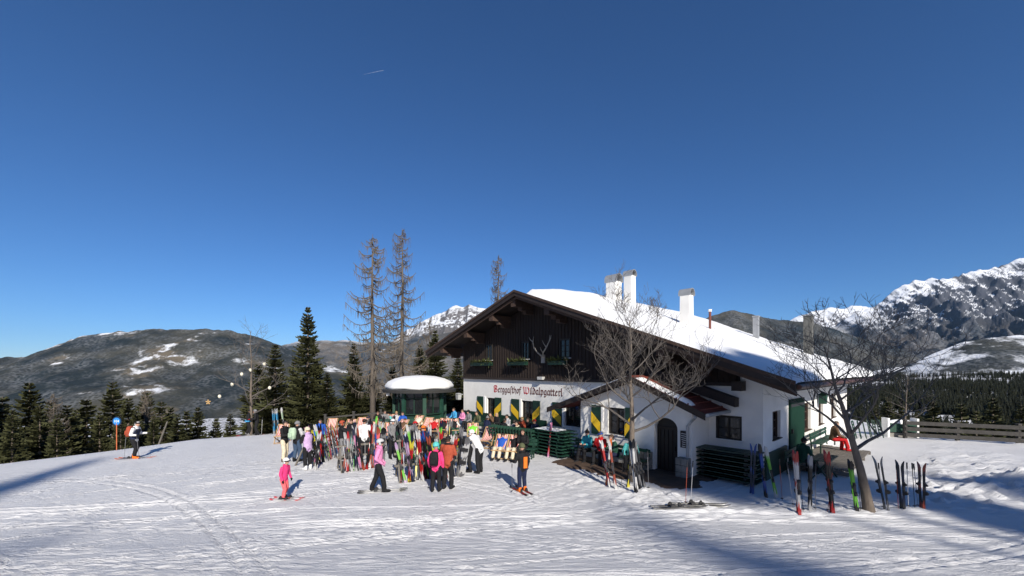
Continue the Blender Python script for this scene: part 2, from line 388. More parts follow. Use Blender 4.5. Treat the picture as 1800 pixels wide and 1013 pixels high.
# valley floor and the meadow hill below the right massif
M_val = mountain_mat('valley_floor', 3000, 100, patch=.70, tree=30, pscale=.0019, forest=(.03, .036, .04))
vx, vy = np.meshgrid(np.linspace(-26000, 26000, 120), np.linspace(900, 30000, 100))
tag(link('valley', grid_mesh('valley', vx, vy, -400 + (fbm(vx / 900, vy / 900, 4) - .5) * 60, M_val)), 'snowy fields and woods on the valley floor', kind='structure')
M_mead = mountain_mat('meadow_hill', 3000, 100, patch=.54, tree=24, pscale=.0022, forest=(.022, .03, .034))
mountain('hill', 'snowy meadow hill in the valley on the right', [(1520, 668), (1580, 652), (1640, 622), (1690, 602), (1740, 594), (1790, 589), (1860, 592), (1960, 600)], 3000, 1900, -270, M_mead, gul=.3, seed=31, jag=.4, pw=.9)
mountain('hill', 'low snowy rise in the middle of the valley', [(1480, 668), (1540, 652), (1580, 645), (1640, 640), (1700, 645), (1780, 655)], 3600, 2500, -280, M_mead, gul=.3, seed=35, jag=.4, pw=.9)

# ================================================================== conifers of the far wood (one mass)
NEEDLE = mat('spruce_needles', (0.054, 0.057, 0.024), .7, var=.45, vscale=1.3, spec=.2)
NEEDLE2 = mat('dark_spruce_needles', (0.019, 0.022, 0.013), .7, var=.5, vscale=.12, spec=.15)
BARK = mat('bark', (0.15, 0.122, 0.098), .9, var=.35, vscale=14, bump=.8, bscale=30, stretch=(1, 1, .25))
LBARK = mat('larch_bark', (0.12, 0.10, 0.082), .9, var=.3, vscale=10, bump=.6, bscale=30, stretch=(1, 1, .3))
TWIG = mat('bare_twigs', (0.105, 0.092, 0.082), .85, var=.3, vscale=8)
LTWIG = mat('larch_twigs', (0.13, 0.11, 0.088), .85, var=.3, vscale=5)
def wood_template(r):
    V, Fq = [], []
    nl = 9
    for j in range(nl):
        t = (j + .3) / nl; zb = .06 + .92 * t; w = .19 * (1 - t) ** .8 + .012; nn = 7 if j < 6 else 5; a0 = r.rand() * 6
        for q in range(nn):
            a = a0 + q * 2 * math.pi / nn + r.uniform(-.25, .25); L = w * r.uniform(.65, 1.2); ca, sa = math.cos(a), math.sin(a); s = L * .42; dz = -.05 - .03 * r.rand(); o = len(V)
            V += [(0, 0, zb + .045), (ca * L * .6 - sa * s, sa * L * .6 + ca * s, zb + dz * .6), (ca * L, sa * L, zb + dz), (ca * L * .6 + sa * s, sa * L * .6 - ca * s, zb + dz * .6)]; Fq.append((o, o + 1, o + 2, o + 3))
    o = len(V); V += [(.012, 0, .9), (-.012, 0, .9), (0, 0, 1.02), (0, .012, .9)]; Fq.append((o, o + 1, o + 2, o + 3))
    return np.array(V), np.array(Fq)
def far_wood(name, label, n, xr, yr, hr, seed, keep):
    r = np.random.RandomState(seed); TP = [wood_template(r) for _ in range(6)]
    px = r.uniform(*xr, n * 4); Y = yr[0] * (yr[1] / yr[0]) ** r.rand(n * 4); X = (px - CX) / F * Y
    k = keep(X, Y); X, Y = X[k][:n], Y[k][:n]; Z = gz(X, Y) - .5; VV, FF, c = [], [], 0
    for x, y, z in zip(X, Y, Z):
        v, f = TP[r.randint(6)]; h = hr[0] + (hr[1] - hr[0]) * r.rand() ** 1.3; w = h * r.uniform(.85, 1.35); a = r.rand() * 6; ca, sa = math.cos(a), math.sin(a)
        VV.append(np.stack([x + w * (ca * v[:, 0] - sa * v[:, 1]) + r.normal(0, .01) * h * v[:, 2], y + w * (sa * v[:, 0] + ca * v[:, 1]), z + h * v[:, 2]], -1)); FF.append(f + c); c += len(v)
    co = np.concatenate(VV).astype(np.float32); q = np.concatenate(FF).astype(np.int32); me = bpy.data.meshes.new(name)
    me.vertices.add(len(co)); me.vertices.foreach_set('co', co.ravel()); me.loops.add(q.size); me.loops.foreach_set('vertex_index', q.ravel()); me.polygons.add(len(q)); me.polygons.foreach_set('loop_start', np.arange(0, q.size, 4, dtype=np.int32))
    me.materials.append(NEEDLE2); me.update(calc_edges=True)
    return tag(link(name, me), label, kind='stuff')
def clearing(X, Y):
    return (fbm(X / 60 + 3, Y / 90, 3) > .40) & (edge_dist(X, Y) > 14)
far_wood('wood', 'dark spruce wood filling the slope beyond the fence', 8000, (1480, 1960), (170, 960), (6, 11), 4, clearing)
far_wood('wood', 'dark spruce wood below the left edge of the piste', 1700, (-250, 800), (60, 330), (7, 13), 9, lambda X, Y: (edge_dist(X, Y) > 30) & (fbm(X / 50, Y / 70, 3) > .42))

# ================================================================== contrail
def contrail():
    mb = MB(); a = at(640, 131, 9000); b = at(671, 124.5, 9000)
    pts = [a + (b - a) * (i / 12) for i in range(13)]
    mb.tube(pts, [.3 + 1.1 * math.sin(i / 12 * 2.2) * (.7 + .3 * math.sin(i * 2.3)) for i in range(13)], 6)
    j = MB(); j.tube([b, b + (b - a).normalized() * 40], [1.8, 1], 6)
    t = thing('jet_trail', 'tiny white jet with a short vapour trail in the sky', 'jet trail', a)
    for m, n in ((mb, 'vapour_trail'), (j, 'jet')):
        o = m.build(n, mat('vapour', (.8, .8, .82), .9, var=.02), t); o.matrix_parent_inverse = Matrix.Translation(-a)
contrail()
# ================================================================== the inn
KH = 1.07
A_ = Vector((-3.1 * KH, 25.5 * KH)); B_ = Vector((8.2 * KH, 13.0 * KH)); C_ = Vector((19.7 * KH, 23.6 * KH))
U = (B_ - A_).normalized(); V = Vector((-U.y, U.x)); WID = (B_ - A_).length; DEP = 16.4
RZ = math.atan2(U.y, U.x)
def toL(P): d = Vector((P[0] - A_.x, P[1] - A_.y)); return Vector((d.dot(U), d.dot(V), P[2]))
def toW(x, y, z): q = A_ + U * x + V * y; return Vector((q.x, q.y, z))
def fac(px, py, yl=0.0):                     # photo pixel -> (x, z) on a plane parallel to the front
    dx = (px - CX) / F; Y = (V.dot(A_) + yl) / (V.x * dx + V.y)
    return (Vector((dx * Y, Y)) - A_).dot(U), CH - (py - HY) / F * Y
def sid(px, py, xl=None):                    # photo pixel -> (y, z) on the side wall plane
    xl = WID if xl is None else xl
    dx = (px - CX) / F; Y = (U.dot(A_) + xl) / (U.x * dx + U.y)
    return (Vector((dx * Y, Y)) - A_).dot(V), CH - (py - HY) / F * Y
PLASTER = mat('white_plaster', (.76, .75, .72), .85, var=.11, vscale=1.3, bump=.5, bscale=9)
WOOD = mat('dark_larch_boards', (.022, .014, .011), .8, var=.5, vscale=5, bump=.6, bscale=30, stretch=(6, 6, .5))
BEAM = mat('weathered_beam', (.060, .036, .026), .8, var=.4, vscale=6, bump=.6, bscale=20)
FASC = mat('fascia_boards', (.026, .018, .015), .7, var=.4, vscale=3, bump=.4)
GREEN = mat('dark_green_paint', (.008, .034, .022), .5, var=.25, vscale=4, bump=.3)
GREEN2 = mat('green_paint_faded', (.013, .055, .036), .55, var=.3, vscale=3, bump=.3)
YEL = mat('yellow_paint', (.72, .46, .02), .55, var=.12, vscale=4)
WHT = mat('white_paint', (.80, .80, .78), .6, var=.06)
GLASS = mat('dark_window_glass', (.012, .014, .016), .06, var=.3, vscale=1, spec=.6)
FRAME = mat('dark_window_frame', (.020, .016, .013), .6, var=.3)
REDT = mat('red_sheet_roof', (.17, .040, .028), .7, var=.4, vscale=4, bump=.5, bscale=14)
ZINC = mat('zinc_sheet', (.36, .37, .38), .5, .35, var=.2, vscale=3)
STONE = mat('plinth_stone', (.22, .21, .19), .9, var=.35, vscale=4, bump=.9, bscale=9)
IRON = mat('dark_iron', (.03, .03, .032), .5, .5, var=.2)
CURT = mat('lace_curtain', (.42, .40, .37), .9, var=.25, vscale=14)

inn = thing('mountain_inn', 'white plastered alpine inn with dark timber gable and snow covered roof', 'building', (A_.x, A_.y, 0), RZ)
z1 = fac(815, 665)[1]                         # where timber meets plaster
print('INN width %.2f depth %.2f z1 %.2f' % (WID, DEP, z1))
EL = (-2.25, -1.6); RF = -1.6                 # left eave tip x, roof front y
xl, zl = fac(749, 620, RF); xa, za = fac(905, 513, RF); xr, zr = fac(1399, 676, RF)
yb = DEP + 1.0
print('roof L %.2f %.2f A %.2f %.2f R %.2f %.2f' % (xl, zl, xa, za, xr, zr))
TH = .30
def roofz(x): return np.where(x < xa, zl + (x - xl) * (za - zl) / (xa - xl), za + (x - xa) * (zr - za) / (xr - xa))
def rz1(x): return float(roofz(np.array([x]))[0])

def wall(mb, o, ax, L0, L1, z0, z1, ops, t, nrm, mi=0):
    """plastered wall in the vertical plane through o along ax, openings ops=(a,b,za,zb) cut with reveals of depth t along -nrm"""
    xs_ = sorted({L0, L1, *[q for p in ops for q in p[:2]]}); zs_ = sorted({z0, z1, *[q for p in ops for q in p[2:]]})
    P = lambda a, z, d=0: (o[0] + ax[0] * a - nrm[0] * d, o[1] + ax[1] * a - nrm[1] * d, z)
    for i in range(len(xs_) - 1):
        for j in range(len(zs_) - 1):
            a, b, c, d = xs_[i], xs_[i + 1], zs_[j], zs_[j + 1]; m = ((a + b) / 2, (c + d) / 2)
            if any(p[0] < m[0] < p[1] and p[2] < m[1] < p[3] for p in ops): continue
            mb.add([P(a, c), P(b, c), P(b, d), P(a, d)], [(0, 1, 2, 3)], mi)
    for a, b, c, d in ops:
        mb.add([P(a, c), P(b, c), P(b, d), P(a, d), P(a, c, t), P(b, c, t), P(b, d, t), P(a, d, t)], [(0, 1, 5, 4), (1, 2, 6, 5), (2, 3, 7, 6), (3, 0, 4, 7)], mi)
FX, FN = (1, 0), (0, -1)
SX, SN = (0, 1), (1, 0)
def op(p0, p1, y=0.0, side=False):
    f = sid if side else (lambda a, b: fac(a, b, y))
    a, za_ = f(*p0); b, zb_ = f(*p1); return (min(a, b), max(a, b), min(za_, zb_), max(za_, zb_))
# openings measured on the photograph
win1 = op((856, 699), (872, 733)); win2 = op((917, 703), (938, 737)); win3 = op((993, 716), (1020, 752))
win4 = op((1258, 729), (1304, 777))
sw1 = op((1358, 724), (1372, 770), side=True); sdoor = op((1386, 703), (1411, 800), side=True); sw2 = op((1413, 709), (1425, 755), side=True)
sw3 = op((1439, 697), (1447, 745), side=True); sw4 = op((1461, 692), (1469, 733), side=True)
h = win1[3] - win1[2]
win2 = (win2[0], win2[1], win1[2], win1[3]); win3 = (win3[0], win3[1], win1[2], win1[3])
print('win', win1, win2, win3, win4, 'side', sw1, sdoor, sw4)
zb0 = -1.2
mb = MB()
wall(mb, (0, 0), FX, 0, WID, zb0, z1, [win1, win2, win3, win4], .28, FN)
xe = fac(1300, 680)[0]                         # timber ends here, plaster runs up to the roof beyond
mb.add([(xe, 0, z1), (WID, 0, z1), (WID, 0, rz1(WID) - TH), (xe, 0, rz1(xe) - TH)], [(0, 1, 2, 3)])
o = mb.build('front_wall', PLASTER, inn)
mb = MB(); wall(mb, (WID, 0), SX, 0, DEP, zb0, rz1(WID) - TH, [sw1, sdoor, sw2, sw3, sw4], .28, SN); mb.build('side_wall', PLASTER, inn)
mb = MB(); mb.add([(0, 0, zb0), (0, DEP, zb0), (0, DEP, rz1(0) - TH), (0, 0, rz1(0) - TH)], [(0, 3, 2, 1)])
mb.add([(0, DEP, zb0), (WID, DEP, zb0), (WID, DEP, rz1(WID) - TH), (xa, DEP, za - TH), (0, DEP, rz1(0) - TH)], [(0, 1, 2, 3, 4)]); mb.build('rear_wall', PLASTER, inn)
# timber gable: boards with proud battens
gw1 = op((856, 606), (867, 634)); gw2 = op((919, 605), (932, 633)); gw3 = op((985, 612), (1004, 640))
gws = [gw1, (gw2[0], gw2[1], gw1[2], gw1[3]), (gw3[0], gw3[1], gw1[2], gw1[3])]
mb = MB()
x = 0.0; k = 0
rb = random.Random(5)
while x < xe - .05:
    w = .22; x2 = min(x + w, xe); zt0, zt1 = rz1(x) - TH, rz1(x2) - TH
    segs = [(z1, None)]
    hit = [g for g in gws if g[0] < x2 and g[1] > x]
    d = rb.uniform(.030, .042)
    def board(z0a, z0b, za_, zb_):
        mb.poly([(x + .006, 0, z0a), (x2 - .006, 0, z0b), (x2 - .006, 0, zb_), (x + .006, 0, za_)], (0, -d, 0))
        if not (x < xa < x2): mb.poly([(x2 - .03, -.02, z0b), (x2 + .03, -.02, z0b), (x2 + .03, -.02, min(zb_, rz1(x2 + .03) - TH) if z0b < zb_ - .4 else zb_), (x2 - .03, -.02, zb_)], (0, -.05, 0))
    if hit: g = hit[0]; board(z1, z1, g[2], g[2]); board(g[3], g[3], zt0, zt1)
    else: board(z1, z1, zt0, zt1)
    x = x2
o = mb.build('gable_boards', WOOD, inn); o['kind'] = 'stuff'; o['label'] = 'dark brown vertical boards of the gable'
mb = MB(); mb.poly([(0, .012, z1), (xe, .012, z1), (xe, .012, rz1(xe) - TH), (xa, .012, za - TH), (0, .012, rz1(0) - TH)], (0, .1, 0)); mb.build('gable_backing', WOOD, inn)
mb = MB(); mb.box((xe / 2 - .02, -.06, z1 + .03), (xe + .10, .16, .13)); mb.build('sill_beam', FASC, inn)
mb = MB(); mb.box((xe + .05, -.25, z1 - .02), (.32, .5, .34)); mb.build('beam_end', FASC, inn)
# windows
def window(o, ops, cols=2, rows=3, depth=.16, side=False, curtain=True, name='window', fm=FRAME):
    a, b, c, d = ops
    def PT(s, z, dd): return (WID - dd, s, z) if side else (s, dd, z)
    def bx(mb, s0, s1, z0, z1_, d0, d1):
        p, q = PT(s0, z0, d0), PT(s1, z1_, d1); mb.box([(p[i] + q[i]) / 2 for i in range(3)], [abs(p[i] - q[i]) for i in range(3)])
    m = MB(); fw = .075
    bx(m, a, b, c, c + fw, depth - .06, depth + .03); bx(m, a, b, d - fw, d, depth - .06, depth + .03)
    bx(m, a, a + fw, c + fw, d - fw, depth - .06, depth + .03); bx(m, b - fw, b, c + fw, d - fw, depth - .06, depth + .03)
    w = m.build(name, fm, o)
    for i in range(cols):
        for j in range(rows):
            s0 = a + fw + (b - a - 2 * fw) * i / cols; s1 = a + fw + (b - a - 2 * fw) * (i + 1) / cols
            q0 = c + fw + (d - c - 2 * fw) * j / rows; q1 = c + fw + (d - c - 2 * fw) * (j + 1) / rows
            g = MB(); bx(g, s0 + .015, s1 - .015, q0 + .015, q1 - .015, depth, depth + .012); g.build('pane', GLASS, w)
    m = MB()
    for i in range(1, cols): s = a + fw + (b - a - 2 * fw) * i / cols; bx(m, s - .03, s + .03, c + fw, d - fw, depth - .04, depth + .02)
    for j in range(1, rows): q = c + fw + (d - c - 2 * fw) * j / rows; bx(m, a + fw, b - fw, q - .015, q + .015, depth - .02, depth + .018)
    m.build('muntin', fm, w)
    if curtain:
        m = MB(); n = 14
        for s0, s1 in ((a + fw, a + fw + (b - a) * .3), (b - fw - (b - a) * .3, b - fw)):
            for i in range(n):
                t0 = s0 + (s1 - s0) * i / n; t1 = s0 + (s1 - s0) * (i + 1) / n; e0 = .05 + .02 * math.sin(i * 1.9); e1 = .05 + .02 * math.sin((i + 1) * 1.9)
                m.add([PT(t0, c, depth + e0), PT(t1, c, depth + e1), PT(t1, d, depth + e1), PT(t0, d, depth + e0)], [(0, 1, 2, 3)])
        m.build('curtain', CURT, w)
    m = MB(); bx(m, a - .05, b + .05, c, c + .03, -.06, depth - .062); m.build('window_sill', fm if side or cols > 2 else WHT, w)
    m = MB(); bx(m, a, b, c, d, depth + .14, depth + .16); m.build('dark_interior', mat('interior', (.012, .010, .009), .9), w)
    return w
window(inn, win1, 2, 3); window(inn, win2, 2, 3); window(inn, win3, 2, 3); window(inn, win4, 2, 2, depth=.08)
for g in gws: window(inn, g, 2, 3, depth=-.03, curtain=False)
for s in (sw1, sw2, sw3, sw4): window(inn, s, 2, 3, side=True, fm=BEAM)
def shutter(o, s0, s1, c, d, mirror):
    m = MB(); m.box(((s0 + s1) / 2, -.045, (c + d) / 2), (s1 - s0, .045, d - c)); m.box(((s0 + s1) / 2, -.075, c + .12), (s1 - s0 - .06, .02, .08)); m.box(((s0 + s1) / 2, -.075, d - .12), (s1 - s0 - .06, .02, .08))
    sh = m.build('shutter', GREEN, o)
    w = s1 - s0; hh = d - c; b = hh * .36
    if not mirror: pts = [(s0, d - .22 * hh), (s0, d - .22 * hh - b), (s1, c + .06 * hh), (s1, c + .06 * hh + b)]
    else: pts = [(s0, c + .06 * hh + b), (s0, c + .06 * hh), (s1, d - .22 * hh - b), (s1, d - .22 * hh)]
    e = MB(); e.poly([(p[0], -.087, p[1]) for p in pts], (0, -.008, 0)); fixn(e.build('yellow_band', YEL, sh))
    return sh
for wn, l, r_ in ((win1, (840, 850), (871, 882)), (win2, (900, 913), (938, 950)), (win3, (972, 988), None)):
    a, b = fac(l[0], 700)[0], fac(l[1], 700)[0]; shutter(inn, a, b, wn[2] - .05, wn[3] + .05, False)
    p = MB(); c_, d_ = fac(l[1] + 1, 700)[0], fac(l[1] + 4, 700)[0]; p.box(((c_ + d_) / 2, -.02, (wn[2] + wn[3]) / 2), (d_ - c_, .05, wn[3] - wn[2] + .1)); p.build('white_jamb', WHT, inn)
    if r_: a, b = fac(r_[0], 700)[0], fac(r_[1], 700)[0]; shutter(inn, a, b, wn[2] - .05, wn[3] + .05, True)
# flower boxes with fir sprigs under the gable windows
FIR = mat('fir_sprigs', (.07, .085, .022), .7, var=.4, vscale=8)
for (p0, p1) in ((836, 870), (901, 932), (972, 1002)):
    a, b = fac(p0, 640)[0], fac(p1, 640)[0]; z = gws[0][2] - .22
    m = MB(); m.box(((a + b) / 2, -.30, z), (b - a, .26, .20)); fb = m.build('flower_box', GREEN, inn)
    m = MB()
    for i in range(150):
        x = rb.uniform(a - .05, b + .05); base = Vector((x, -.30 + rb.uniform(-.1, .1), z + .08)); d = Vector((rb.uniform(-.7, .7), rb.uniform(-1, .2), rb.uniform(-.25, .8))).normalized(); L_ = rb.uniform(.18, .42)
        sd_ = d.cross(Vector((0, 0, 1))).normalized() * .035
        m.add([base - sd_ * .3, base + d * L_ * .5 - sd_, base + d * L_, base + d * L_ * .5 + sd_], [(0, 1, 2, 3)])
    m.build('fir_sprigs', FIR, fb)
    for e in (a + .2, b - .2): m = MB(); m.bar((e, -.05, z - .25), (e, -.35, z - .11), .05); m.build('bracket', FASC, fb)
# antler on the gable
m = MB(); ax_, az_ = fac(957, 628)
for s in (-1, 1):
    c0 = Vector((ax_, -.12, az_)); pts = [c0, c0 + Vector((s * .18, -.18, .22)), c0 + Vector((s * .46, -.22, .50)), c0 + Vector((s * .62, -.15, .85)), c0 + Vector((s * .60, -.10, 1.15))]
    m.tube(pts, [.045, .04, .034, .028, .008], 6)
    for i, e in ((1, (s * .02, -.25, .22)), (2, (s * -.12, -.2, .30)), (3, (s * .22, -.1, .20))): m.tube([pts[i], pts[i] + Vector(e) * .6, pts[i] + Vector(e) + Vector((0, 0, .08))], [.03, .02, .006], 5)
m.box((ax_, -.10, az_ - .1), (.26, .06, .45))
m.build('antlers', mat('antler', (.33, .30, .26), .7, var=.2), inn)
# roof
m = MB()
n = 3
Lp = lambda x, y, z: (x, y, z)
prof_t = [(xl, zl), (xa, za), (xr, zr)]; prof_b = [(xl, zl - .2), (xa, za - .2), (xr, zr - .2)]
m.poly([(xl, RF, zl), (xl, RF, zl - .2), (xa, RF, za - .2), (xa, RF, za)], (0, yb - RF, 0)); m.poly([(xa, RF, za), (xa, RF, za - .2), (xr, RF, zr - .2), (xr, RF, zr)], (0, yb - RF, 0))
roof = fixn(m.build('roof', FASC, inn))
for (a, b) in (((xl, zl), (xa, za)), ((xa, za), (xr, zr))):       # barge boards in two steps
    m = MB(); m.poly([(a[0], RF - .05, a[1] + .10), (a[0], RF - .05, a[1] - .22), (b[0], RF - .05, b[1] - .22), (b[0], RF - .05, b[1] + .10)], (0, .048, 0)); fixn(m.build('barge_board', FASC, inn))
    m = MB(); m.poly([(a[0], RF - .09, a[1] + .10), (a[0], RF - .09, a[1] - .02), (b[0], RF - .09, b[1] - .02), (b[0], RF - .09, b[1] + .10)], (0, .036, 0)); fixn(m.build('barge_capping', BEAM, inn))
    m = MB(); m.poly([(a[0], RF + .10, a[1] - .22), (a[0], RF + .10, a[1] - .36), (b[0], RF + .10, b[1] - .36), (b[0], RF + .10, b[1] - .22)], (0, .06, 0)); fixn(m.build('lower_board', BEAM, inn))
# eave gutter on the side
m = MB(); m.tube([(xr + .06, RF + .1, zr - .08), (xr + .06, yb - .05, zr - .08)], .075, 8); m.build('gutter', mat('copper_gutter', (.12, .06, .045), .5, .4), inn)
m = MB()
for i in range(22): y = RF + .5 + i * .8; m.box((WID + .3, y, rz1(WID + .3) - .30), (1.5, .12, .16), Matrix.Rotation(math.atan2(za - zr, xr - xa), 3, 'Y'))
o = m.build('rafter_ends', BEAM, inn); o['kind'] = 'stuff'
# purlin ends under the barge boards
for p in ((784, 612), (826, 592), (871, 565), (910, 540), (969, 556), (1225, 640), (1168, 620)):
    x, z = fac(p[0], p[1], RF + .5); z = rz1(x) - .46
    m = MB(); m.box((x, RF + .95, z), (.34, 1.6, .34)); pu = m.build('purlin', BEAM, inn)
    m = MB(); m.box((x, RF + 1.15, z - .25), (.30, 1.0, .18)); m.box((x, RF + 1.3, z - .42), (.26, .6, .16)); m.build('corbel', BEAM, pu)
# snow blanket on the roof: thin at the front edge, deep towards the back
def roof_snow():
    nx, ny = 90, 80
    sx = np.concatenate([np.linspace(xa - 3.2, xa, 18)[:-1], np.linspace(xa, xr - .02, nx)]); t = np.linspace(0, 1, ny); sy = RF + .12 + (yb - RF - .15) * t
    X, Y = np.meshgrid(sx, sy); base = roofz(X) + .012
    s = (X - xa) / (xr - xa); f = np.clip((Y - RF - .1) / 5.5, 0, 1)
    th = (.14 + .50 * (f ** .8) * np.exp(-((s - .12) / .50) ** 2) + .16 * f) * np.clip((Y - RF - .10 + .02) / .22, 0, 1) ** .6 * np.clip((xr - X) / .25, 0.0, 1) ** .5 * np.clip((yb - Y) / .5, 0, 1) ** .5
    th = th * np.clip((X - xa + 3.2) / 2.2, 0, 1)
    bare = np.clip(((Y - RF) * 1.1 + (X - xa) * .55 - .9 + (fbm(X * 1.3, Y * 1.3, 3) - .5) * .7) / .35, 0, 1)      # the front by the ridge has slid clear
    th = th * np.where(X < xa + 4, bare, 1)
    th = th + np.clip(th * 3, 0, 1) * ((fbm(X * .5, Y * .5, 4) - .5) * .30 + (fbm(X * 2, Y * 2, 3) - .5) * .04)
    Z = base + np.maximum(th, -.03) - .02
    # melted hollow near the eave and round the chimneys
    me = grid_mesh('snow_blanket', X, Y, Z, SNOWS); return link('snow_blanket', me, inn, label='thick smooth snow blanket on the roof')
roof_snow()
# skirts: front and eave edge of the blanket
# chimneys
def chimney(px, pw, ptop, pbase, ydepth, lab, cap=True, rot=0):
    xw, zt = fac(px, ptop, ydepth); w = abs(fac(px + pw / 2, ptop, ydepth)[0] - fac(px - pw / 2, ptop, ydepth)[0]) * .54
    zb_ = rz1(xw) - .1; m = MB(); hh = zt - zb_ - w * .5
    m.box((xw, ydepth, zb_ + hh / 2), (w, w * 1.05, hh), taper=.93); c = m.build('chimney', PLASTER, inn, label=lab)
    m = MB(); ring = []
    n = 14; r_ = w * .52; ln = w * 1.25
    for e in (-ln / 2, ln / 2): ring.append([(xw + e, ydepth + r_ * math.cos(q * math.pi / n), zb_ + hh + .02 + w * .12 + r_ * math.sin(q * math.pi / n) * 1.0) for q in range(n + 1)])
    in_ = [[(xw + e, ydepth + (r_ - .03) * math.cos(q * math.pi / n), zb_ + hh + .02 + w * .12 + (r_ - .03) * math.sin(q * math.pi / n)) for q in range(n + 1)] for e in (-ln / 2, ln / 2)]
    o_ = len(m.v); N1 = n + 1
    for rr in (ring[0], ring[1], in_[0], in_[1]): m.v.extend(rr)
    for q in range(n):
        for a, b in ((0, 1), (3, 2)): m.f.append((o_ + a * N1 + q, o_ + a * N1 + q + 1, o_ + b * N1 + q + 1, o_ + b * N1 + q)); m.m.append(0)
        for a, b in ((0, 2), (1, 3)): m.f.append((o_ + a * N1 + q, o_ + b * N1 + q, o_ + b * N1 + q + 1, o_ + a * N1 + q + 1)); m.m.append(0)
    for sx_ in (-1, 1): m.box((xw, ydepth + sx_ * (r_ - .02), zb_ + hh + .05), (ln, .03, w * .32))
    fixn(m.build('chimney_cap', ZINC, c))
    m = MB(); m.box((xw, ydepth, zb_ + hh + .01), (w * .7, w * .7, .06)); m.build('flue', IRON, c)
chimney(1079, 32, 486, 526, 4.2, 'wide white chimney with a curved zinc hood')
chimney(1107, 25, 478, 526, 6.4, 'tall white chimney beside the wide one')
chimney(1207, 32, 511, 582, 4.4, 'tall white chimney lower on the roof')
def stub(px, pw, ptop, yd, lab, M_):
    xw, zt = fac(px, ptop, yd); w = abs(fac(px + pw / 2, ptop, yd)[0] - fac(px - pw / 2, ptop, yd)[0]) * .7; zb_ = rz1(xw)
    m = MB(); m.box((xw, yd, (zt + zb_) / 2), (w, w, zt - zb_)); c = m.build('chimney', M_, inn, label=lab)
    m = MB(); m.box((xw, yd, zt + .05), (w * 1.2, w * 1.2, .08)); m.build('chimney_cap', ZINC, c)
stub(1329, 13, 558, 13.4, 'small grey metal clad chimney', ZINC); stub(1421, 22, 556, 13.6, 'grey boarded chimney near the far eave', mat('grey_shingle', (.12, .12, .11), .8, var=.3))
xw, zt = fac(1248, 548, 7.2); m = MB(); m.tube([(xw, 7.2, rz1(xw)), (xw, 7.2, zt)], .07, 8); pv = m.build('vent_pipe', mat('red_brown_pipe', (.16, .05, .035), .5), inn)
m = MB(); m.tube([(xw, 7.2, zt), (xw, 7.2, zt + .12)], .10, 8); m.build('snow_cap', SNOWS, pv)
# porch --------------------------------------------------------------
PP = -1.5
px0 = fac(1021, 750, PP)[0]; px1 = fac(1216, 836, PP)[0]
ex0, ez0 = fac(962, 716, PP - .5); exa, eza = fac(1106, 660, PP - .5); ex1, ez1 = fac(1240, 727, PP - .5)
print('porch x %.2f..%.2f eaves %.2f %.2f apex %.2f %.2f right %.2f %.2f' % (px0, px1, ex0, ez0, exa, eza, ex1, ez1))
def pz(x): return ez0 + (x - ex0) * (eza - ez0) / (exa - ex0) if x < exa else eza + (x - exa) * (ez1 - eza) / (ex1 - exa)
pwin = op((1068, 716), (1098, 768), PP); parch = op((1150, 733), (1191, 834), PP); parch = (parch[0], parch[1], -.3, parch[3])
m = MB(); zc_ = min(pz(px0), pz(px1)) - .25
ar = (parch[1] - parch[0]) / 2; ac = (parch[0] + parch[1]) / 2; zs = parch[3] - ar * .85
zs = parch[3] - ar * .85
print('arch top %.2f porch wall top %.2f' % (parch[3], zc_))
wall(m, (0, PP), FX, px0, px1, zb0, zc_, [pwin, parch], .3, FN)
for sg in (-1, 1):      # spandrels rounding the top of the opening
    cor = (ac + sg * ar, PP, parch[3]); pa = [(ac + sg * ar * math.cos(math.pi / 2 * i / 8), PP, zs + ar * .85 * math.sin(math.pi / 2 * i / 8)) for i in range(9)]
    for i in range(8): m.add([cor, pa[i], pa[i + 1]], [(0, 1, 2)])
pwall = m.build('porch_wall', PLASTER, inn)
# the arch head: spandrels set proud of the straight wall would overlap, so cut the band above into fan pieces
m = MB(); nseg = 16
m2 = MB()
for i in range(nseg):
    a0 = math.pi * i / nseg; a1 = math.pi * (i + 1) / nseg
    m2.add([(ac + ar * math.cos(a0), PP - .001, zs + ar * .85 * math.sin(a0)), (ac + ar * math.cos(a1), PP - .001, zs + ar * .85 * math.sin(a1)), (ac + ar * math.cos(a1), PP + .3, zs + ar * .85 * math.sin(a1)), (ac + ar * math.cos(a0), PP + .3, zs + ar * .85 * math.sin(a0))], [(0, 1, 2, 3)])
m2.build('arch_reveal', PLASTER, inn)
m.poly([(px0, PP, zc_), (px1, PP, zc_), (px1, PP, pz(px1) - .22), (exa, PP, eza - .22), (px0, PP, pz(px0) - .22)], (0, .28, 0)); fixn(m.build('porch_gable', PLASTER, inn))
m = MB(); wall(m, (px1, PP), SX, 0, -PP, zb0, pz(px1) - .2, [], .2, SN); m.build('porch_side_wall', PLASTER, inn)
m = MB(); wall(m, (px0, PP), SX, 0, -PP, zb0, pz(px0) - .2, [], .2, (-1, 0)); m.build('porch_side_wall', PLASTER, inn)
m = MB()      # dark door leaf filling the arch
m.poly([(ac + (ar - .01) * math.cos(math.pi * i / 16), PP + .22, zs + (ar - .01) * .85 * math.sin(math.pi * i / 16)) for i in range(17)] + [(parch[0] + .01, PP + .22, -.3), (parch[1] - .01, PP + .22, -.3)], (0, .06, 0))
dr = fixn(m.build('arched_door', mat('dark_door_wood', (.014, .011, .009), .55, var=.4, vscale=4), inn))
m = MB()
for i in range(-2, 3): m.box((ac + i * ar * .36, PP + .20, zs * .5), (.02, .03, zs * .9))
m.box((ac, PP + .20, zs), (ar * 1.8, .04, .07)); m.box((ac + ar * .6, PP + .17, .95), (.05, .07, .16)); m.build('door_battens', FASC, dr)
window(inn, (pwin[0], pwin[1], pwin[2], pwin[3]), 2, 3, depth=.12 + PP, name='porch_window') if False else None
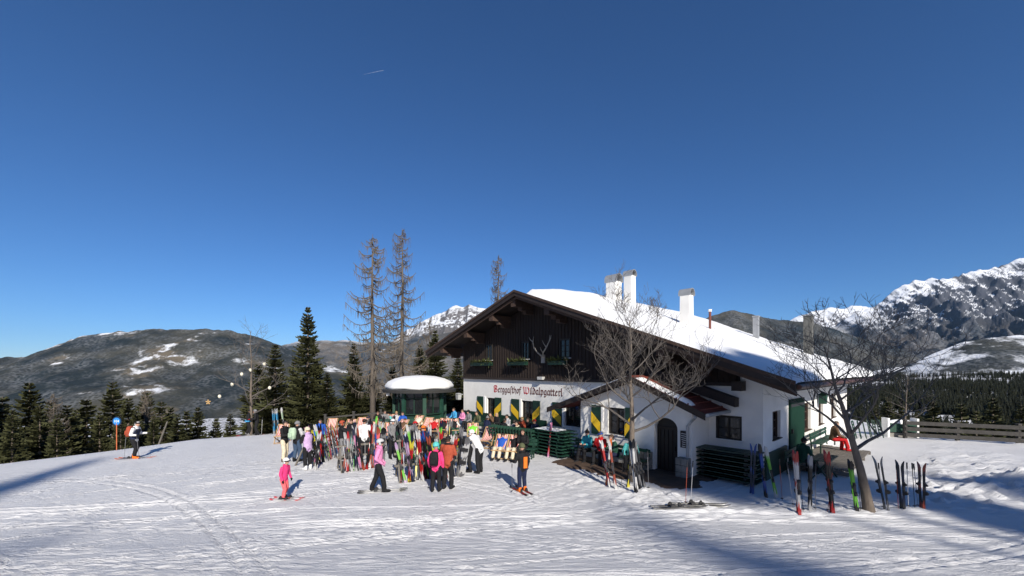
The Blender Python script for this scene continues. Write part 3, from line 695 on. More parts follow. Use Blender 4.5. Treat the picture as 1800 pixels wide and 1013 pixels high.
def pwindow():
    a, b, c, d = pwin; m = MB(); fw = .08
    for q in ((a, b, c, c + fw), (a, b, d - fw, d), (a, a + fw, c + fw, d - fw), (b - fw, b, c + fw, d - fw), ((a + b) / 2 - .04, (a + b) / 2 + .04, c + fw, d - fw)): m.box(((q[0] + q[1]) / 2, PP + .14, (q[2] + q[3]) / 2), (q[1] - q[0], .09, q[3] - q[2]))
    w = m.build('window', FRAME, inn)
    for s0, s1 in ((a + fw, (a + b) / 2 - .04), ((a + b) / 2 + .04, b - fw)):
        for j in range(2): g = MB(); q0 = c + fw + (d - c - 2 * fw) * j / 2; q1 = c + fw + (d - c - 2 * fw) * (j + 1) / 2; g.box(((s0 + s1) / 2, PP + .16, (q0 + q1) / 2), (s1 - s0, .012, q1 - q0 - .03)); g.build('pane', GLASS, w)
    m = MB(); m.box(((a + b) / 2, PP + .27, (c + d) / 2), (b - a, .02, d - c)); m.build('dark_interior', MATS['interior'], w)
    m = MB(); m.box(((a + b) / 2, PP + .02, c + .015), (b - a + .1, .16, .03)); m.build('window_sill', WHT, w)
pwindow()
def pshutter(l0, l1, mirror):
    a, b = fac(l0, 740, PP)[0], fac(l1, 740, PP)[0]
    s = shutter(inn, a, b, pwin[2] - .05, pwin[3] + .05, mirror); s.location.y = PP
pshutter(1041, 1057, False); pshutter(1100, 1112, True)
m = MB(); a, b = fac(1058, 740, PP)[0], fac(1061, 740, PP)[0]; m.box(((a + b) / 2, PP - .03, (pwin[2] + pwin[3]) / 2 + .1), (b - a, .06, pwin[3] - pwin[2])); m.build('white_jamb', WHT, inn)
# porch roof: two slopes of red sheet metal, dark soffit, snow left along the lower right edge
m = MB(); yb2 = -.002; yf = PP - .5
m.poly([(ex0, yf, ez0), (ex0, yf, ez0 - .12), (exa, yf, eza - .12), (exa, yf, eza)], (0, yb2 - yf, 0)); m.poly([(exa, yf, eza), (exa, yf, eza - .12), (ex1, yf, ez1 - .12), (ex1, yf, ez1)], (0, yb2 - yf, 0))
proof = fixn(m.build('porch_roof', REDT, inn))
for (a, b) in (((ex0, ez0), (exa, eza)), ((exa, eza), (ex1, ez1))):
    m = MB(); m.poly([(a[0], yf - .04, a[1] - .01), (a[0], yf - .04, a[1] - .24), (b[0], yf - .04, b[1] - .24), (b[0], yf - .04, b[1] - .01)], (0, .038, 0)); fixn(m.build('barge_board', FASC, proof))
m = MB(); q = (eza - ez1) / (ex1 - exa)
for i in range(7):      # standing seams
    x = exa + (ex1 - exa) * (i + .5) / 7; m.poly([(x, yf + .02, pz(x) + .001), (x + .04, yf + .02, pz(x + .04) + .001), (x + .04, yf + .02, pz(x + .04) + .04), (x, yf + .02, pz(x) + .04)], (0, yb2 - yf - .03, 0))
fixn(m.build('seams', REDT, proof))
for x0, x1, y0, y1, nm in ((exa + .25, ex1 - .5, yf + .02, yf + .42, 'snow_strip'), (ex0 + .5, exa - .2, yf + .1, yb2 - .1, 'snow_strip')):
    xg, yg = np.meshgrid(np.linspace(x0, x1, 40), np.linspace(y0, y1, 8)); e = np.minimum(np.minimum((xg - x0) / .2, (x1 - xg) / .2), np.minimum((yg - y0) / .08, (y1 - yg) / .08))
    zg = np.array([[pz(v) for v in r_] for r_ in xg]) + np.clip(e, 0, 1) ** .5 * (.09 + .05 * fbm(xg * 2, yg * 2, 3)) - .005
    link(nm, grid_mesh(nm, xg, yg, zg, SNOWS), proof)
# dark timber of the wall roof behind the porch roof
m = MB(); x1_, z1_ = fac(1295, 700, -.25); x0_, z0_ = fac(1140, 668, -.25)
m.poly([(x0_, -.45, pz(x0_) + .03), (x1_, -.45, z1_ - .32), (x1_, -.45, z1_), (x0_, -.45, pz(x0_) + .42)], (0, .43, 0)); fixn(m.build('pent_board', FASC, inn))
m = MB(); pts = [(px1 + .35, yf - .0, ez1 - .16), (px1 + .05, yf + .40, ez1 - .35), (px1 - .12, PP - .08, ez1 - .55), (px1 - .12, PP - .08, .0)]
m.tube(pts, .05, 8); m.build('downpipe', ZINC, inn)
m = MB(); m.tube([(ex1 + .06, yf, ez1 - .07), (ex1 + .06, -.05, ez1 - .07)], .07, 8); m.build('porch_gutter', ZINC, inn)
# menu board by the door, stone plinths, wall lantern
a, zt_ = fac(1197, 757, PP); b, zb_ = fac(1209, 788, PP)
m = MB(); m.box(((a + b) / 2, PP - .03, (zt_ + zb_) / 2), (b - a, .05, zt_ - zb_)); mbd = m.build('menu_board', mat('menu_black', (.02, .012, .012), .5), inn)
m = MB()
for i in range(7):
    z = zb_ + (zt_ - zb_) * (i + .7) / 8; L_ = (b - a) * rb.uniform(.45, .8); m.box(((a + b) / 2, PP - .058, z), (L_, .006, .022), Matrix.Rotation(R(6), 3, 'Y'))
m.build('chalk_lines', mat('chalk', (.6, .6, .6), .9), mbd)
for p0, p1, py in ((1125, 1143, 790), (1190, 1211, 800)):
    a = fac(p0, py, PP - .2)[0]; b = fac(p1, py, PP - .2)[0]; m = MB()
    for j in range(3):
        for i in range(2):
            m.box((a + (b - a) * (i + .5) / 2, PP - .18 + rb.uniform(-.02, .02), .13 + j * .25), ((b - a) / 2 - .02, .34, .23), Matrix.Rotation(rb.uniform(-.03, .03), 3, 'Z'))
    m.build('stone_plinth', STONE, inn)
m = MB(); lx, lz = fac(806, 698, -.35); m.box((lx, -.35, lz), (.24, .24, .36), taper=1.25); m.bar((.0, -.05, lz + .15), (lx + .1, -.35, lz + .25), .04); m.box((lx, -.35, lz + .24), (.34, .34, .06), taper=.4); m.build('wall_lantern', mat('lantern_glass', (.35, .36, .36), .3), inn)
m = MB(); lx, lz = fac(952, 665, -.15); m.box((lx, -.2, lz), (.36, .22, .16)); m.build('floodlight', mat('lamp_grey', (.45, .45, .44), .5), inn)
# open green door on the side, lantern wreath
y0, y1, c, d = sdoor; m = MB(); m.box((WID + .04, (y0 + y1) / 2, (c + d) / 2), (.06, y1 - y0, d - c))
dg = m.build('side_door', mat('matt_green_paint', (.007, .034, .022), .85, var=.25, spec=.15), inn, label='tall plain green door leaf')
m = MB(); m.box((WID + .075, (y0 + y1) / 2, c + .25), (.02, y1 - y0 - .1, .12)); m.box((WID + .075, (y0 + y1) / 2, d - .25), (.02, y1 - y0 - .1, .12)); m.box((WID + .10, y0 + .12, (c + d) / 2), (.08, .05, .18)); m.build('door_fittings', IRON, dg)
wy, wz = sid(1437, 702); m = MB(); m.box((WID + .22, wy, wz), (.26, .3, .42), taper=1.2); m.box((WID + .22, wy, wz + .3), (.36, .4, .16), taper=.2); m.bar((WID, wy, wz + .36), (WID + .22, wy, wz + .36), .04); m.build('wall_lantern', GREEN2, inn)
# lettering: broad-nib blackletter strokes laid on the plaster
GL = {  # strokes in a unit box: x advance, x-height 1.0, ascender 1.55, descender -.45
 'B': (1.05, [[(.1, 1.5), (.15, .1), (.5, 0), (.9, .25), (.85, .7), (.4, .85)], [(.0, 1.25), (.25, 1.55), (.7, 1.5), (.85, 1.2), (.4, .85)], [(.38, 1.3), (.38, .2)]]),
 'W': (1.40, [[(.0, 1.3), (.18, 1.55), (.22, .3), (.42, .02), (.62, .25)], [(.55, 1.5), (.64, 1.35), (.62, .25), (.85, .0), (1.18, .25), (1.22, 1.0), (1.0, 1.5)]]),
 'e': (.58, [[(.12, .8), (.12, .15), (.3, 0), (.5, .18)], [(.12, .8), (.32, 1.0), (.46, .75), (.15, .5)]]),
 'r': (.48, [[(.08, .9), (.18, 1.0), (.18, .1), (.3, 0)], [(.18, .85), (.38, 1.0), (.45, .85)]]),
 'g': (.62, [[(.12, .85), (.12, .2), (.28, .05), (.45, .2)], [(.12, .85), (.3, 1.0), (.48, .9), (.48, -.25), (.3, -.42), (.08, -.3)]]),
 'a': (.62, [[(.1, .85), (.3, 1.0), (.48, .9), (.48, .12), (.6, .02)], [(.12, .8), (.12, .2), (.28, .02), (.48, .2)]]),
 's': (.42, [[(.12, -.35), (.2, -.1), (.2, 1.2), (.35, 1.5), (.5, 1.4)]]),
 't': (.44, [[(.18, 1.3), (.18, .15), (.32, 0), (.44, .12)], [(.02, .95), (.42, .95)]]),
 'h': (.64, [[(.14, 1.5), (.14, .05)], [(.14, .8), (.36, 1.0), (.5, .8), (.5, .0), (.38, -.35)]]),
 'o': (.58, [[(.12, .8), (.12, .2), (.3, 0), (.48, .2), (.48, .8), (.3, 1.0), (.12, .8)]]),
 'f': (.46, [[(.12, -.35), (.2, -.1), (.2, 1.2), (.36, 1.5), (.5, 1.38)], [(.04, .95), (.42, .95)]]),
 'i': (.32, [[(.06, .9), (.16, 1.0), (.16, .12), (.28, .0)], [(.12, 1.3), (.2, 1.22)]]),
 'l': (.34, [[(.08, 1.45), (.16, 1.55), (.16, .12), (.3, 0)]]),
 'd': (.60, [[(.12, .8), (.12, .2), (.3, 0), (.48, .2), (.48, .9), (.1, 1.5)], [(.12, .8), (.3, 1.0), (.46, .85)]]),
 'p': (.64, [[(.06, .95), (.16, 1.05), (.16, -.4)], [(.16, .85), (.36, 1.0), (.5, .8), (.5, .2), (.34, 0), (.16, .12)]]),
}
def lettering():
    ta, tz = fac(868, 689); tb, _ = fac(989, 692); tz = tz
    words = 'Berggasthof Wildalpgatterl'; adv = sum(.45 if ch == ' ' else GL[ch][0] for ch in words); sxx = (tb - ta) / adv; hgt = .46
    par = {}; x = ta; nib = Vector((.055, .075))
    kk = 0; MR_ = mat('sign_red', (.40, .02, .03), .6, var=.2); MBR = mat('sign_brown', (.10, .03, .022), .6, var=.2)
    for ch in words:
        if ch == ' ': x += .45 * sxx; continue
        m = MB()
        for st in GL[ch][1]:
            for p, q in zip(st[:-1], st[1:]):
                kk += 1
                P = Vector((x + p[0] * sxx, tz + p[1] * hgt * .55)); Q = Vector((x + q[0] * sxx, tz + q[1] * hgt * .55))
                n_ = nib * (.85 if ch.isupper() else .8); d_ = .010 + .0006 * (kk % 7)
                quad = [P - n_ / 2, Q - n_ / 2, Q + n_ / 2, P + n_ / 2]
                if abs((Q - P).cross(n_)) < .0015: quad = [P - n_ / 2, P + Vector((n_.x, -n_.y)) * .3, Q + n_ / 2, Q - Vector((n_.x, -n_.y)) * .3]
                m.poly([(w_.x, -.001, w_.y) for w_ in quad], (0, -d_, 0))
        fixn(m.build('letter', MR_ if ch.isupper() else MBR, inn))
        x += GL[ch][0] * sxx
lettering()
# green boarding along the foot of the walls
m = MB(); a = fac(816, 740)[0]; b = fac(962, 745)[0]; m.box(((a + b) / 2, -.06, .95), (b - a, .06, .45)); m.build('wall_boarding', GREEN, inn)
m = MB(); m.box(((px1 + WID) / 2 + .35, -.05, .45), (WID - px1 - .8, .06, 1.1)); m.build('wall_boarding', GREEN, inn)
m = MB(); m.box((WID + .05, 1.4, .45), (.06, 2.6, 1.0)); m.build('wall_boarding', GREEN, inn)

# ================================================================== round green kiosk
def kiosk():
    c = Vector(((738 - CX) / F * 28.2, 28.2)); zg = gz1(c.x, c.y)
    t = thing('kiosk', 'small octagonal dark green bar hut with a snow domed roof', 'kiosk', (c.x, c.y, zg), R(22.5))
    zc = at(738, 686, 28.2).z - zg; r = 1.75
    oct_ = lambda rr, z, n=8: [(rr * math.cos(i * 2 * math.pi / n), rr * math.sin(i * 2 * math.pi / n), z) for i in range(n)]
    m = MB(); m.loft([oct_(r, 0), oct_(r, 1.0)]); m.build('counter_wall', GREEN, t)
    for i in range(8):
        a = i * math.pi / 4; m = MB(); m.box((r * math.cos(a), r * math.sin(a), zc / 2), (.24, .24, zc), Matrix.Rotation(a, 3, 'Z')); m.build('post', GREEN2, t)
    for i in range(8):
        a = (i + .5) * math.pi / 4; ap = r * math.cos(math.pi / 8)
        m = MB(); Mz = Matrix.Rotation(a, 3, 'Z'); m.box((ap * math.cos(a), ap * math.sin(a), 1.0 + (zc - 1.0) / 2), (.02, 1.15, zc - 1.0), Mz); p = m.build('pane', GLASS, t)
        m = MB(); m.box((math.cos(a) * (ap + .03), math.sin(a) * (ap + .03), 1.75), (.05, .07, 1.5), Mz); m.box((math.cos(a) * (ap + .03), math.sin(a) * (ap + .03), 2.05), (.05, 1.2, .06), Mz); m.box((math.cos(a) * (ap + .05), math.sin(a) * (ap + .05), 1.0), (.25, 1.3, .06), Mz); m.build('glazing_bar', GREEN, p)
    n = 32
    circ = lambda rr, z, wob=0: [(rr * math.cos(i * 2 * math.pi / n) * (1 + wob * math.sin(i * 2.1)), rr * math.sin(i * 2 * math.pi / n) * (1 + wob * math.sin(i * 1.7)), z + wob * 1.2 * math.sin(i * 1.3)) for i in range(n)]
    m = MB(); m.loft([circ(2.52, zc - .10), circ(2.55, zc + .08), circ(1.2, zc + .45), circ(.1, zc + .6)]); m.build('roof', mat('dark_felt', (.035, .035, .035), .8, var=.2), t)
    m = MB(); m.loft([circ(2.30, zc + .16, .03), circ(2.33, zc + .32, .03), circ(2.15, zc + .60, .02), circ(1.7, zc + .82, .015), circ(1.1, zc + .97, .01), circ(.4, zc + 1.04), circ(.02, zc + 1.05)]); m.build('snow_dome', SNOWS, t, smooth=True)
    m = MB(); m.box((-2.4 * math.cos(R(22.5)), -.6, zc - .2), (.2, .2, .22)); m.build('lamp', WHT, t)
kiosk()
# ================================================================== trees
def spruce_mesh(seed, h, w, trunk_vis=.04, dens=1.0, droop=.35):
    r = random.Random(seed); T = MB(); Cn = MB()
    T.tube([(0, 0, -.6), (r.uniform(-.05, .05), 0, h * .5), (0, 0, h)], [h * .017 + .05, h * .010 + .02, .012], 7)
    nl = int(h * 3.2 * dens); V = Cn.v; Fc = Cn.f; Mi = Cn.m
    for i in range(nl):
        t = (i + r.random() * .6) / nl; z = h * (trunk_vis + (1 - trunk_vis) * t); L = w * (1 - t) ** .85 * r.uniform(.72, 1.12) + .06 * h * .05
        nb = max(4, int(8 * dens * (1 - t * .4)))
        for b in range(nb):
            a = r.random() * 6.283; LL = L * r.uniform(.65, 1.1); up = .30 * t - droop * (1 - t) * .6
            d = Vector((math.cos(a), math.sin(a), up + r.uniform(-.12, .1))); s = Vector((-math.sin(a), math.cos(a), 0))
            n = max(3, int(LL / .22)); n = min(n, 9)
            for k in range(n):
                u = (k + .6) / n; p = Vector((0, 0, z)) + d * LL * u + Vector((0, 0, -.12 * LL * math.sin(u * 2.6) + .10 * LL * u * u))
                tw = LL * .34 * (1.15 - u) + .12
                for sg in (-1, 1):
                    q = p + s * sg * tw * r.uniform(.7, 1.2) + d * tw * .55 + Vector((0, 0, -tw * r.uniform(.15, .65)))
                    e = d * .09 + Vector((0, 0, .055)); o = len(V)
                    V.extend([tuple(p - e * 1.2), tuple(p + (q - p) * .55 - e * 1.1), tuple(q), tuple(p + (q - p) * .5 + e * 1.3)]); Fc.append((o, o + 1, o + 2, o + 3)); Mi.append(0)
    return T.mesh('trunk', BARK, True), Cn.mesh('crown', NEEDLE)
def bare_mesh(seed, h, r0, spread, lean=(0, 0), first=.3, levels=4, kids=(5, 4, 4, 3), twigr=.006, up=.35, ratio=.55):
    """leafless broadleaf: trunk mesh and crown of limbs and twigs"""
    r = random.Random(seed); T = MB(); Cn = MB()
    pts = []; n = 9
    for i in range(n):
        t = i / (n - 1); pts.append(Vector((lean[0] * t * h + r.uniform(-.04, .04) * h * .2 * t, lean[1] * t * h + r.uniform(-.04, .04) * h * .2, h * t * .92)))
    pts[0].z = -.4
    rad = [r0 * (1.25 if i == 0 else 1) * (1 - .93 * (i / (n - 1)) ** .8) + .006 for i in range(n)]
    T.tube(pts, rad, 9)
    def branch(p, d, L, rr, lev):
        m = 5; q = p.copy(); dd = d.copy(); path = [q.copy()]
        for i in range(m):
            dd = (dd + Vector((r.uniform(-.3, .3), r.uniform(-.3, .3), r.uniform(-.16, .30) * up * 2))).normalized(); q = q + dd * L / m; path.append(q.copy())
        Cn.tube(path, [max(twigr * .6, rr * (1 - .8 * i / m)) for i in range(m + 1)], 5 if lev < 2 else 3, cap=False)
        if lev >= levels: return
        for k in range(kids[min(lev, len(kids) - 1)]):
            u = r.uniform(.25, 1.0); i = min(m - 1, int(u * m)); pp = path[i] + (path[i + 1] - path[i]) * (u * m - i)
            ax = Vector((r.uniform(-1, 1), r.uniform(-1, 1), r.uniform(-.35, .9))).normalized(); nd = (dd * .75 + ax * .8).normalized()
            branch(pp, nd, L * r.uniform(.4, .72) * (1.1 - .3 * u), max(twigr, rr * .5 * (1.1 - .5 * u)), lev + 1)
    nb = 15
    for i in range(nb):
        t = first + (1 - first) * (i + r.random() * .5) / nb; k = min(n - 2, int(t * (n - 1))); p = pts[k] + (pts[k + 1] - pts[k]) * (t * (n - 1) - k)
        a = i * 2.4 + r.uniform(-.4, .4); el = .25 + .55 * t
        d = Vector((math.cos(a), math.sin(a), el)).normalized()
        branch(p, d, spread * (1.15 - .62 * t) * r.uniform(.8, 1.15), rad[k] * ratio, 1)
    return T.mesh('trunk', BARK, True), Cn.mesh('crown', TWIG)
def larch_mesh(seed, h, w):
    r = random.Random(seed); T = MB(); Cn = MB()
    T.tube([(0, 0, -.5), (.05, 0, h * .3), (-.04, .03, h * .65), (0, 0, h)], [h * .016, h * .012, h * .007, .012], 8)
    nl = 100
    for i in range(nl):
        t = .16 + .83 * (i + r.random()) / nl; z = h * t; L = w * (1.05 - t) ** .7 * r.uniform(.45, 1.1) * (1 if t > .3 else .7)
        a = r.random() * 6.283; d = Vector((math.cos(a), math.sin(a), 0)); path = []
        for k in range(6):
            u = k / 5; path.append(Vector((0, 0, z)) + d * L * u + Vector((r.uniform(-.04, .04), r.uniform(-.04, .04), L * (-.30 * math.sin(u * 2.4) + .28 * u * u) + .1 * L * u)))
        Cn.tube(path, [.038 * (1 - u / 6) + .012 for u in range(6)], 4, cap=False)
        for k in range(int(6 + L * 8)):
            u = r.uniform(.15, 1); j = min(4, int(u * 5)); p = path[j] + (path[j + 1] - path[j]) * (u * 5 - j)
            tl = r.uniform(.25, .75); sd_ = Vector((r.uniform(-.6, .6), r.uniform(-.6, .6), 0))
            q = p + sd_ * tl * .45 + Vector((0, 0, -tl * .25)); e = p + sd_ * tl * .6 + Vector((0, 0, -tl * .85))
            Cn.tube([p, q, e], [.016, .013, .007], 3, cap=False)
    return T.mesh('trunk', LBARK, True), Cn.mesh('crown', LTWIG)
def plant(name, meshes, loc, label, cat='tree', scale=1.0, rz=0.0, group=None, sxy=1.0):
    t = thing(name, label, cat, loc, rz, group); t.scale = (scale * sxy, scale * sxy, scale)
    link('trunk', meshes[0], t); link('crown', meshes[1], t); return t
SP = [spruce_mesh(s, 10, w, .02, 1.55, dr) for s, w, dr in ((1, 2.6, .5), (2, 2.3, .4), (3, 2.9, .6), (4, 2.5, .35))] + [spruce_mesh(9, 10, 1.6, .82, 1.7, .2)]
def spruce_top(px, ptop, Y, label, v, sxy=1.0, group=None, name='spruce_tree'):
    top = at(px, ptop, Y); zg = gz1(top.x, top.y); h = top.z - zg
    return plant(name, SP[v], (top.x, top.y, zg), label, scale=h / 10, rz=px * .7, sxy=sxy, group=group)
# spruces behind the forecourt
spruce_top(541, 540, 33, 'tall slender spruce with a pointed top left of the larches', 1, 1.0)
spruce_top(484, 606, 34, 'dense dark spruce behind the tree hung with lanterns', 3, 1.25)
spruce_top(622, 604, 35, 'broad brownish spruce below the left larch', 0, 1.1)
spruce_top(765, 580, 36, 'spruce between the kiosk and the inn, behind the right larch', 2, 1.05)
spruce_top(738, 606, 40, 'smaller spruce standing just behind the snow domed kiosk', 1, 1.3)
spruce_top(805, 622, 38, 'dark spruce tucked against the left end of the inn', 3, 1.2)
spruce_top(575, 655, 33, 'low bushy spruce between the slender spruce and the broad one', 0, 1.5)
spruce_top(455, 640, 38, 'spruce half hidden behind the lantern tree', 2, 1.2)
spruce_top(518, 632, 40, 'spruce between the dense dark spruce and the slender one', 0, 1.1)
spruce_top(690, 640, 41, 'spruce behind the railing left of the kiosk', 1, 1.3)
spruce_top(655, 648, 37, 'bushy spruce right behind the railing under the left larch', 3, 1.3)
# row along the left edge of the piste
row = [(-40, 690, 34, 0), (4, 697, 36, 2), (52, 673, 40, 1), (88, 706, 44, 3), (118, 712, 38, 0), (152, 702, 46, 2), (198, 671, 41, 1), (226, 700, 40, 3), (258, 690, 47, 0), (284, 706, 44, 2), (348, 716, 42, 1), (312, 728, 38, 3), (22, 720, 30, 1), (175, 725, 35, 0), (380, 735, 45, 2), (405, 728, 40, 0), (-15, 705, 48, 1), (70, 715, 33, 2), (136, 720, 50, 3), (100, 728, 31, 1), (240, 722, 36, 2), (300, 716, 52, 1), (212, 728, 33, 0), (328, 722, 48, 3), (270, 730, 34, 1)]
ORD = ['first', 'second', 'third', 'fourth', 'fifth', 'sixth', 'seventh', 'eighth', 'ninth', 'tenth', 'eleventh', 'twelfth', 'thirteenth', 'fourteenth', 'fifteenth', 'sixteenth', 'seventeenth', 'eighteenth', 'nineteenth', 'twentieth', 'twenty-first', 'twenty-second', 'twenty-third', 'twenty-fourth', 'twenty-fifth']
desc = ['brown tinged', 'dark', 'bushy', 'slim', 'shaggy', 'dense']
row.sort()
for i, (px, pt, Y, v) in enumerate(row):
    tall = 'tall ' if pt < 690 else ('short ' if pt > 715 else '')
    spruce_top(px, pt, Y, f'{tall}spruce below the piste edge, {ORD[i]} from the left end of the row', v, 1.0 if i % 2 else 1.2, 'spruces along the left piste edge')
near_r = [(1560, 698, 75, 1), (1585, 712, 62, 0), (1612, 722, 55, 3), (1640, 706, 80, 2), (1690, 710, 75, 0), (1716, 722, 56, 2), (1745, 700, 85, 3), (1795, 712, 70, 0), (1540, 712, 60, 3)]
near_r.sort()
for i, (px, pt, Y, v) in enumerate(near_r): spruce_top(px, pt, Y, f'spruce on the slope beyond the right fence, {ORD[i]} from the left', v, 1.1, 'spruces beyond the right fence')
# larches
LA = larch_mesh(11, 15, 3.9); LB = larch_mesh(12, 15, 3.6)
def larch(px, pt, Y, m, lab, sxy=1.0):
    top = at(px, pt, Y); zg = gz1(top.x, top.y); plant('larch_tree', m, (top.x, top.y, zg), lab, scale=(top.z - zg) / 15, sxy=sxy, rz=px)
larch(655, 412, 33, LA, 'bare larch, the left of the two tall ones', 1.05); larch(707, 401, 34, LB, 'bare larch, the right and taller of the two', .9)
larch(876, 448, 46, LB, 'bare larch top showing above the inn roof', .8)
larch(755, 560, 42, LA, 'smaller bare larch between the tall larches and the inn', .9)
larch(95, 690, 37, LB, 'thin bare larch among the spruces at the far left', .8)
larch(255, 684, 43, LA, 'thin bare larch right of the blue piste sign', .8)
# bare broadleaf trees
g = G(1113, 846); plant('bare_tree', bare_mesh(21, 6.1, .13, 2.55, (-.02, 0), .28, 4, (6, 6, 5, 3), up=.55, twigr=.006), g, 'leafless tree with pale blotchy trunk in front of the porch')
g = G(1532, 897); plant('bare_tree', bare_mesh(34, 4.8, .125, 2.5, (-.25, .02), .36, 4, (6, 6, 5, 2), up=.48, twigr=.0062, ratio=.55), g, 'leaning leafless tree with furrowed trunk in front of the terrace deck')
t3 = G(441, 764); plant('bare_tree', bare_mesh(41, 7.6, .11, 2.6, (0, 0), .18, 3, (5, 4, 3), up=.3), t3, 'leafless young tree hung with lanterns behind two skiers')
m = at(1590, 700, 27); plant('bare_tree', bare_mesh(51, 4.2, .06, 1.5, (.05, 0), .2, 3, (4, 3, 2)), ground_at(m.x, m.y), 'thin leafless sapling behind the white gate post')
LAMP = mat('frosted_globe', (.75, .70, .55), .3)
for i, (px, py) in enumerate(((425, 658), (440, 651), (465, 640), (386, 697), (366, 707), (474, 682), (408, 676))):
    p = at(px, py, t3.y - .1); t = thing('lantern', ['white globe lantern high in the bare tree, upper left', 'white globe lantern next to the trunk of the bare tree', 'white globe lantern at the right in the bare tree', 'white globe lantern on a low left branch', 'star shaped lantern at the far left branch tip', 'white globe lantern low on the right', 'small white globe lantern left of the trunk'][i], 'lantern', p, group='lanterns in the bare tree')
    a = MB()
    if i == 4:
        for k in range(5): e = k * 2 * math.pi / 5; a.bar((0, 0, 0), (.16 * math.sin(e), 0, .16 * math.cos(e)), .05)
        a.build('star', mat('straw', (.55, .35, .15), .8), t)
    else: a.ell((0, 0, 0), (.10, .10, .12)); a.build('globe', LAMP, t, smooth=True)
    b = MB(); b.tube([(0, 0, .1), (0, 0, .45)], .006, 4); b.build('cord', IRON, t)
# trees outside the frame whose shadows cross the piste
def shade_tree(px, py, d, label, v, sxy=1.0, tip=True):
    p = G(px, py); b = p + Vector((sd.x, sd.y, 0)).normalized() * d; hgt = d * math.tan(SUN_EL) + p.z - gz1(b.x, b.y)
    plant('spruce_tree', SP[v], (b.x, b.y, gz1(b.x, b.y)), label, scale=hgt / 10, sxy=sxy, rz=d)
shade_tree(1085, 893, 150, 'tall spruce on the slope behind the viewer, casting the middle shadow', 0, .8)
shade_tree(1300, 950, 150, 'broad spruce behind the viewer to the right', 2, .55)
def shade_pt(P, d, label, v, sxy):  # unseen pines added for their shade, crowns kept high to shorten the shadow
    b = Vector(P) + Vector((sd.x, sd.y, 0)).normalized() * d; g_ = gz1(b.x, b.y); plant('spruce_tree', SP[v], (b.x, b.y, g_), label, scale=(d * math.tan(SUN_EL) + P[2] - g_) / 10, sxy=sxy, rz=d)
shade_pt((9.3, 13.8, 5.4), 70, 'unseen high crowned pine added at right behind the viewer to shade the inn corner', 4, 1.0)
shade_pt((7.0, 15.2, 4.2), 74, 'unseen high crowned pine added behind the viewer to shade the porch', 4, .75)
shade_pt((11.9, 13.6, 1.6), 66, 'unseen high crowned pine added behind the viewer to shade the bank', 4, .6)
shade_pt((15.6, 13.0, 1.0), 60, 'unseen high crowned pine added at the far right behind the viewer for its shadow', 4, .55)
shade_tree(175, 806, 110, 'spruce left of the piste casting the long pointed shadow', 3, .75)
shade_tree(120, 930, 150, 'distant spruce on the slope behind the viewer to the left', 0, .5)
# ================================================================== people
SKIN = mat('skin', (.50, .29, .21), .55, var=.08, vscale=10); SKIN2 = mat('tanned_skin', (.40, .21, .14), .55, var=.08, vscale=10)
EYE = mat('eye_dark', (.02, .015, .012), .3); LIP = mat('lips', (.36, .12, .10), .5)
HAIRS = {'brown': mat('brown_hair', (.06, .035, .02), .6, var=.3, vscale=30), 'dark': mat('dark_hair', (.018, .013, .010), .55, var=.3, vscale=30), 'blond': mat('blond_hair', (.42, .28, .13), .6, var=.25, vscale=30), 'grey': mat('grey_hair', (.40, .39, .38), .6, var=.2, vscale=30)}
LENS = mat('goggle_lens', (.03, .03, .035), .12, spec=.7)
CN = {'black': (.012, .012, .014), 'navy': (.012, .018, .05), 'white': (.72, .72, .72), 'beige': (.62, .54, .40), 'pink': (.75, .10, .27), 'hotpink': (.80, .05, .20), 'rose': (.70, .26, .46), 'lilac': (.52, .36, .58), 'red': (.46, .014, .017), 'rust': (.36, .07, .035), 'orange': (.80, .17, .02), 'teal': (.03, .28, .34), 'turquoise': (.10, .48, .46), 'blue': (.02, .09, .42), 'skyblue': (.06, .32, .60), 'green': (.20, .62, .06), 'darkgreen': (.02, .07, .045), 'grey': (.20, .20, .21), 'lightgrey': (.48, .48, .49), 'brown': (.12, .07, .04), 'coral': (.85, .14, .15), 'denim': (.045, .075, .13), 'olive': (.09, .10, .05), 'mint': (.42, .55, .40), 'yellow': (.72, .62, .05), 'cream': (.68, .62, .5)}
def cl(n): return cloth(CN[n])
